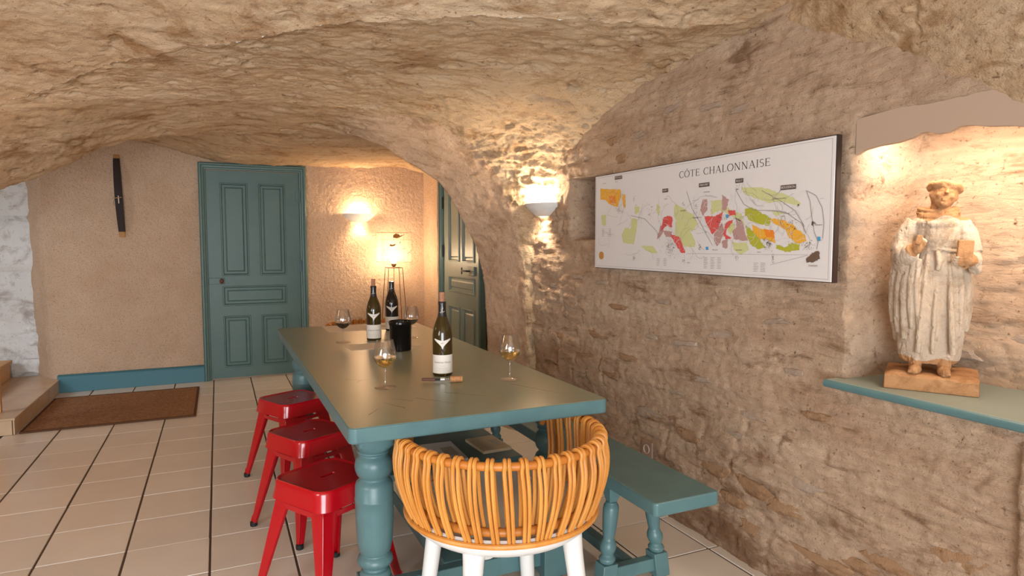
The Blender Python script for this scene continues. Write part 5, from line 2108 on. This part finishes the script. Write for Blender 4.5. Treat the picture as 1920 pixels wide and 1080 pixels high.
ellipsoid(bm, hp(0, -.012, -.022), (.019, .020, .019), hr, 16)           # jaw
ellipsoid(bm, hp(0, -.030, -.035), (.009, .007, .007), hr, 12)           # chin
limb(bm, [hp(0, -.030, .008), hp(0, -.0385, -.004), hp(0, -.041, -.010)], [.0035, .0045, .0055], 8)   # nose
limb(bm, [hp(-.018, -.028, .011), hp(-.009, -.034, .013), hp(0, -.033, .009), hp(.009, -.034, .013), hp(.018, -.028, .011)], [.003, .0042, .003, .0042, .003], 8)   # brow
for s_ in (-1, 1):
    ellipsoid(bm, hp(s_ * .0105, -.0305, .002), (.0050, .0042, .0036), hr, 10)       # eyes
    ellipsoid(bm, hp(s_ * .030, -.001, -.002), (.0045, .008, .011), hr, 10)        # ears
    ellipsoid(bm, hp(s_ * .0135, -.0265, -.011), (.0085, .007, .008), hr, 10)      # cheeks
limb(bm, [hp(-.009, -.0335, -.0205), hp(0, -.0375, -.0185), hp(.009, -.0335, -.0205)], [.002, .003, .002], 8)
limb(bm, [hp(-.007, -.0335, -.0255), hp(0, -.0370, -.0265), hp(.007, -.0335, -.0255)], [.002, .0032, .002], 8)
# crown of tonsured hair / cap
add_tube(bm, [hp(.034 * math.cos(a), .004 + .037 * math.sin(a), .021 + .002 * math.sin(6 * a)) for a in [2 * PI * q / 30 for q in range(30)]], .0088, 10, closed=True)
ellipsoid(bm, hp(0, .004, .026), (.033, .036, .014), hr, 20)
# feet
for x, y, a in ((-.050, -.062, -8), (.040, -.064, 14)):
    rt = Euler((0, 0, R(a)))
    ellipsoid(bm, (x, y, .062), (.021, .040, .018), rt, 16)
    ellipsoid(bm, (x, y + .020, .082), (.023, .024, .030), rt, 14)
    for k in range(5):
        px_ = x + (-.013 + .0065 * k) * math.cos(R(a)) + .033 * math.sin(R(a))
        py_ = y - .032 + .002 * abs(k - 1.5)
        ellipsoid(bm, (px_, py_, .0575), (.0038, .0085, .0058), rt, 10)
# hands -- viewer's left hand, held up with a small object
def hand(bm, wrist, palm_c, dirv, side, curl, L=.040):
    d = Vector(dirv).normalized()
    s = Vector(side).normalized()
    nrm = d.cross(s).normalized()
    limb(bm, [Vector(wrist), Vector(palm_c) - d * .012], [.0125, .0115])
    rot = Matrix((s, d, nrm)).transposed().to_euler()
    ellipsoid(bm, Vector(palm_c), (.0155, .019, .0085), rot, 14)
    for k in range(4):
        base = Vector(palm_c) + d * .013 + s * (-.0115 + .0078 * k)
        ln = L * (.52, .60, .56, .44)[k]
        p1 = base + d * ln * .45
        p2 = p1 + (d * math.cos(curl) + nrm * math.sin(curl)) * ln * .35
        p3 = p2 + (d * math.cos(curl * 1.9) + nrm * math.sin(curl * 1.9)) * ln * .30
        limb(bm, [base - d * .006, p1, p2, p3], [.0046, .0042, .0038, .0030], 8)
    tb_ = Vector(palm_c) - s * .013 - d * .006
    limb(bm, [tb_, tb_ - s * .010 + d * .010 + nrm * .006, tb_ - s * .007 + d * .022 + nrm * .010], [.0055, .0048, .0036], 8)


hand(bm, (-.066, -.074, .436), (-.052, -.086, .446), (.35, -.1, .9), (1, -.1, -.35), R(48))
hand(bm, (.108, -.066, .404), (.092, -.084, .405), (-.95, -.28, -.05), (0, -.2, .95), R(22), .046)
me = bm_mesh(bm, 'figure')
raw = bpy.data.objects.new('raw', me)
C.objects.link(raw)
rm = raw.modifiers.new('remesh', 'REMESH')
rm.mode = 'VOXEL'
rm.voxel_size = .0024
smm = raw.modifiers.new('smooth', 'SMOOTH')
smm.iterations = 6
smm.factor = .5
dg = bpy.context.evaluated_depsgraph_get()
fm = bpy.data.meshes.new_from_object(raw.evaluated_get(dg))
bpy.data.objects.remove(raw)
V = np.zeros(len(fm.vertices) * 3)
fm.vertices.foreach_get('co', V)
V = V.reshape(-1, 3)
Nn = np.zeros(len(fm.vertices) * 3)
fm.vertices.foreach_get('normal', Nn)
Nn = Nn.reshape(-1, 3)
head = ss(.565, .58, V[:, 2])
body = 1 - head
dsp = .0022 * fbm(V * 45, 4) * (1 - .6 * head) + .0030 * body * fbm(V * np.array([60, 60, 14]), 3)
chip = fbm(V * 38 + 9, 3)
dsp -= .0035 * ss(.28, .42, chip) * body
V = V + Nn * dsp[:, None]
hb = ss(.545, .575, V[:, 2])
V[:, 0] *= (.845 + .155 * hb)
pv = np.array([.010, -.006, .572])
V = V * (1 - hb[:, None]) + (pv + (V - pv) * 1.17) * hb[:, None]
fm.vertices.foreach_set('co', V.reshape(-1))
fm.update()
fig = link('figure', fm, [M_statue, M_ochre], stt, smooth=True)
cz = np.zeros(len(fm.polygons) * 3)
fm.polygons.foreach_get('center', cz)
cz = cz.reshape(-1, 3)
lo_ = (cz[:, 2] < .095 + .006 * np.sin(cz[:, 0] * 60)) | ((cz[:, 2] > .536 + .008 * np.sin(cz[:, 0] * 70)))
lo_ |= (np.linalg.norm(cz - np.array([-.052, -.088, .447]), axis=1) < .030) | (np.linalg.norm((cz - np.array([.088, -.086, .405])) * np.array([.8, 1, 1]), axis=1) < .028)
fm.polygons.foreach_set('material_index', lo_.astype(np.int32))
# plinth
bm = bmesh.new()
n = 14
V_ = []
for i in range(n + 1):
    row = []
    for j in range(n + 1):
        x = -.125 + .25 * i / n
        y = -.105 + .19 * j / n
        cut = .028 * max(0, (abs(x) - .09) / .035) ** 2
        x2 = x * (1 if y > -.09 else .98)
        z = .050 + .006 * float(perlin(np.array([x * 18, y * 18, 2.0]))) + .006 * (j / n)
        row.append(bm.verts.new((x2, y, z - (.006 if i in (0, n) or j in (0, n) else 0))))
    V_.append(row)
for i in range(n):
    for j in range(n):
        bm.faces.new((V_[i][j], V_[i + 1][j], V_[i + 1][j + 1], V_[i][j + 1]))
rim_ = [V_[i][0] for i in range(n)] + [V_[n][j] for j in range(n)] + [V_[i][n] for i in range(n, 0, -1)] + [V_[0][j] for j in range(n, 0, -1)]
bot = [bm.verts.new((v.co.x * 1.01, v.co.y * 1.01, 0.0004)) for v in rim_]
m_ = len(rim_)
for k in range(m_):
    bm.faces.new((rim_[k], bot[k], bot[(k + 1) % m_], rim_[(k + 1) % m_]))
bm.faces.new(bot)
obj('plinth', bm, M_ochre, stt, bevel=.003)
bk = box(-.019, .021, -.010, .010, -.028, .030)
b_ = obj('book', bk, M_ochre, stt, bevel=.003)
b_.location = (.072, -.080, .438)
b_.rotation_euler = (R(-8), R(4), R(8))
b_ = obj('held_fragment', box(-.008, .008, -.006, .006, -.014, .016), M_ochre, stt, bevel=.003)
b_.location = (-.046, -.094, .468)
b_.rotation_euler = (R(-10), R(14), 0)

bpy.context.view_layer.update()
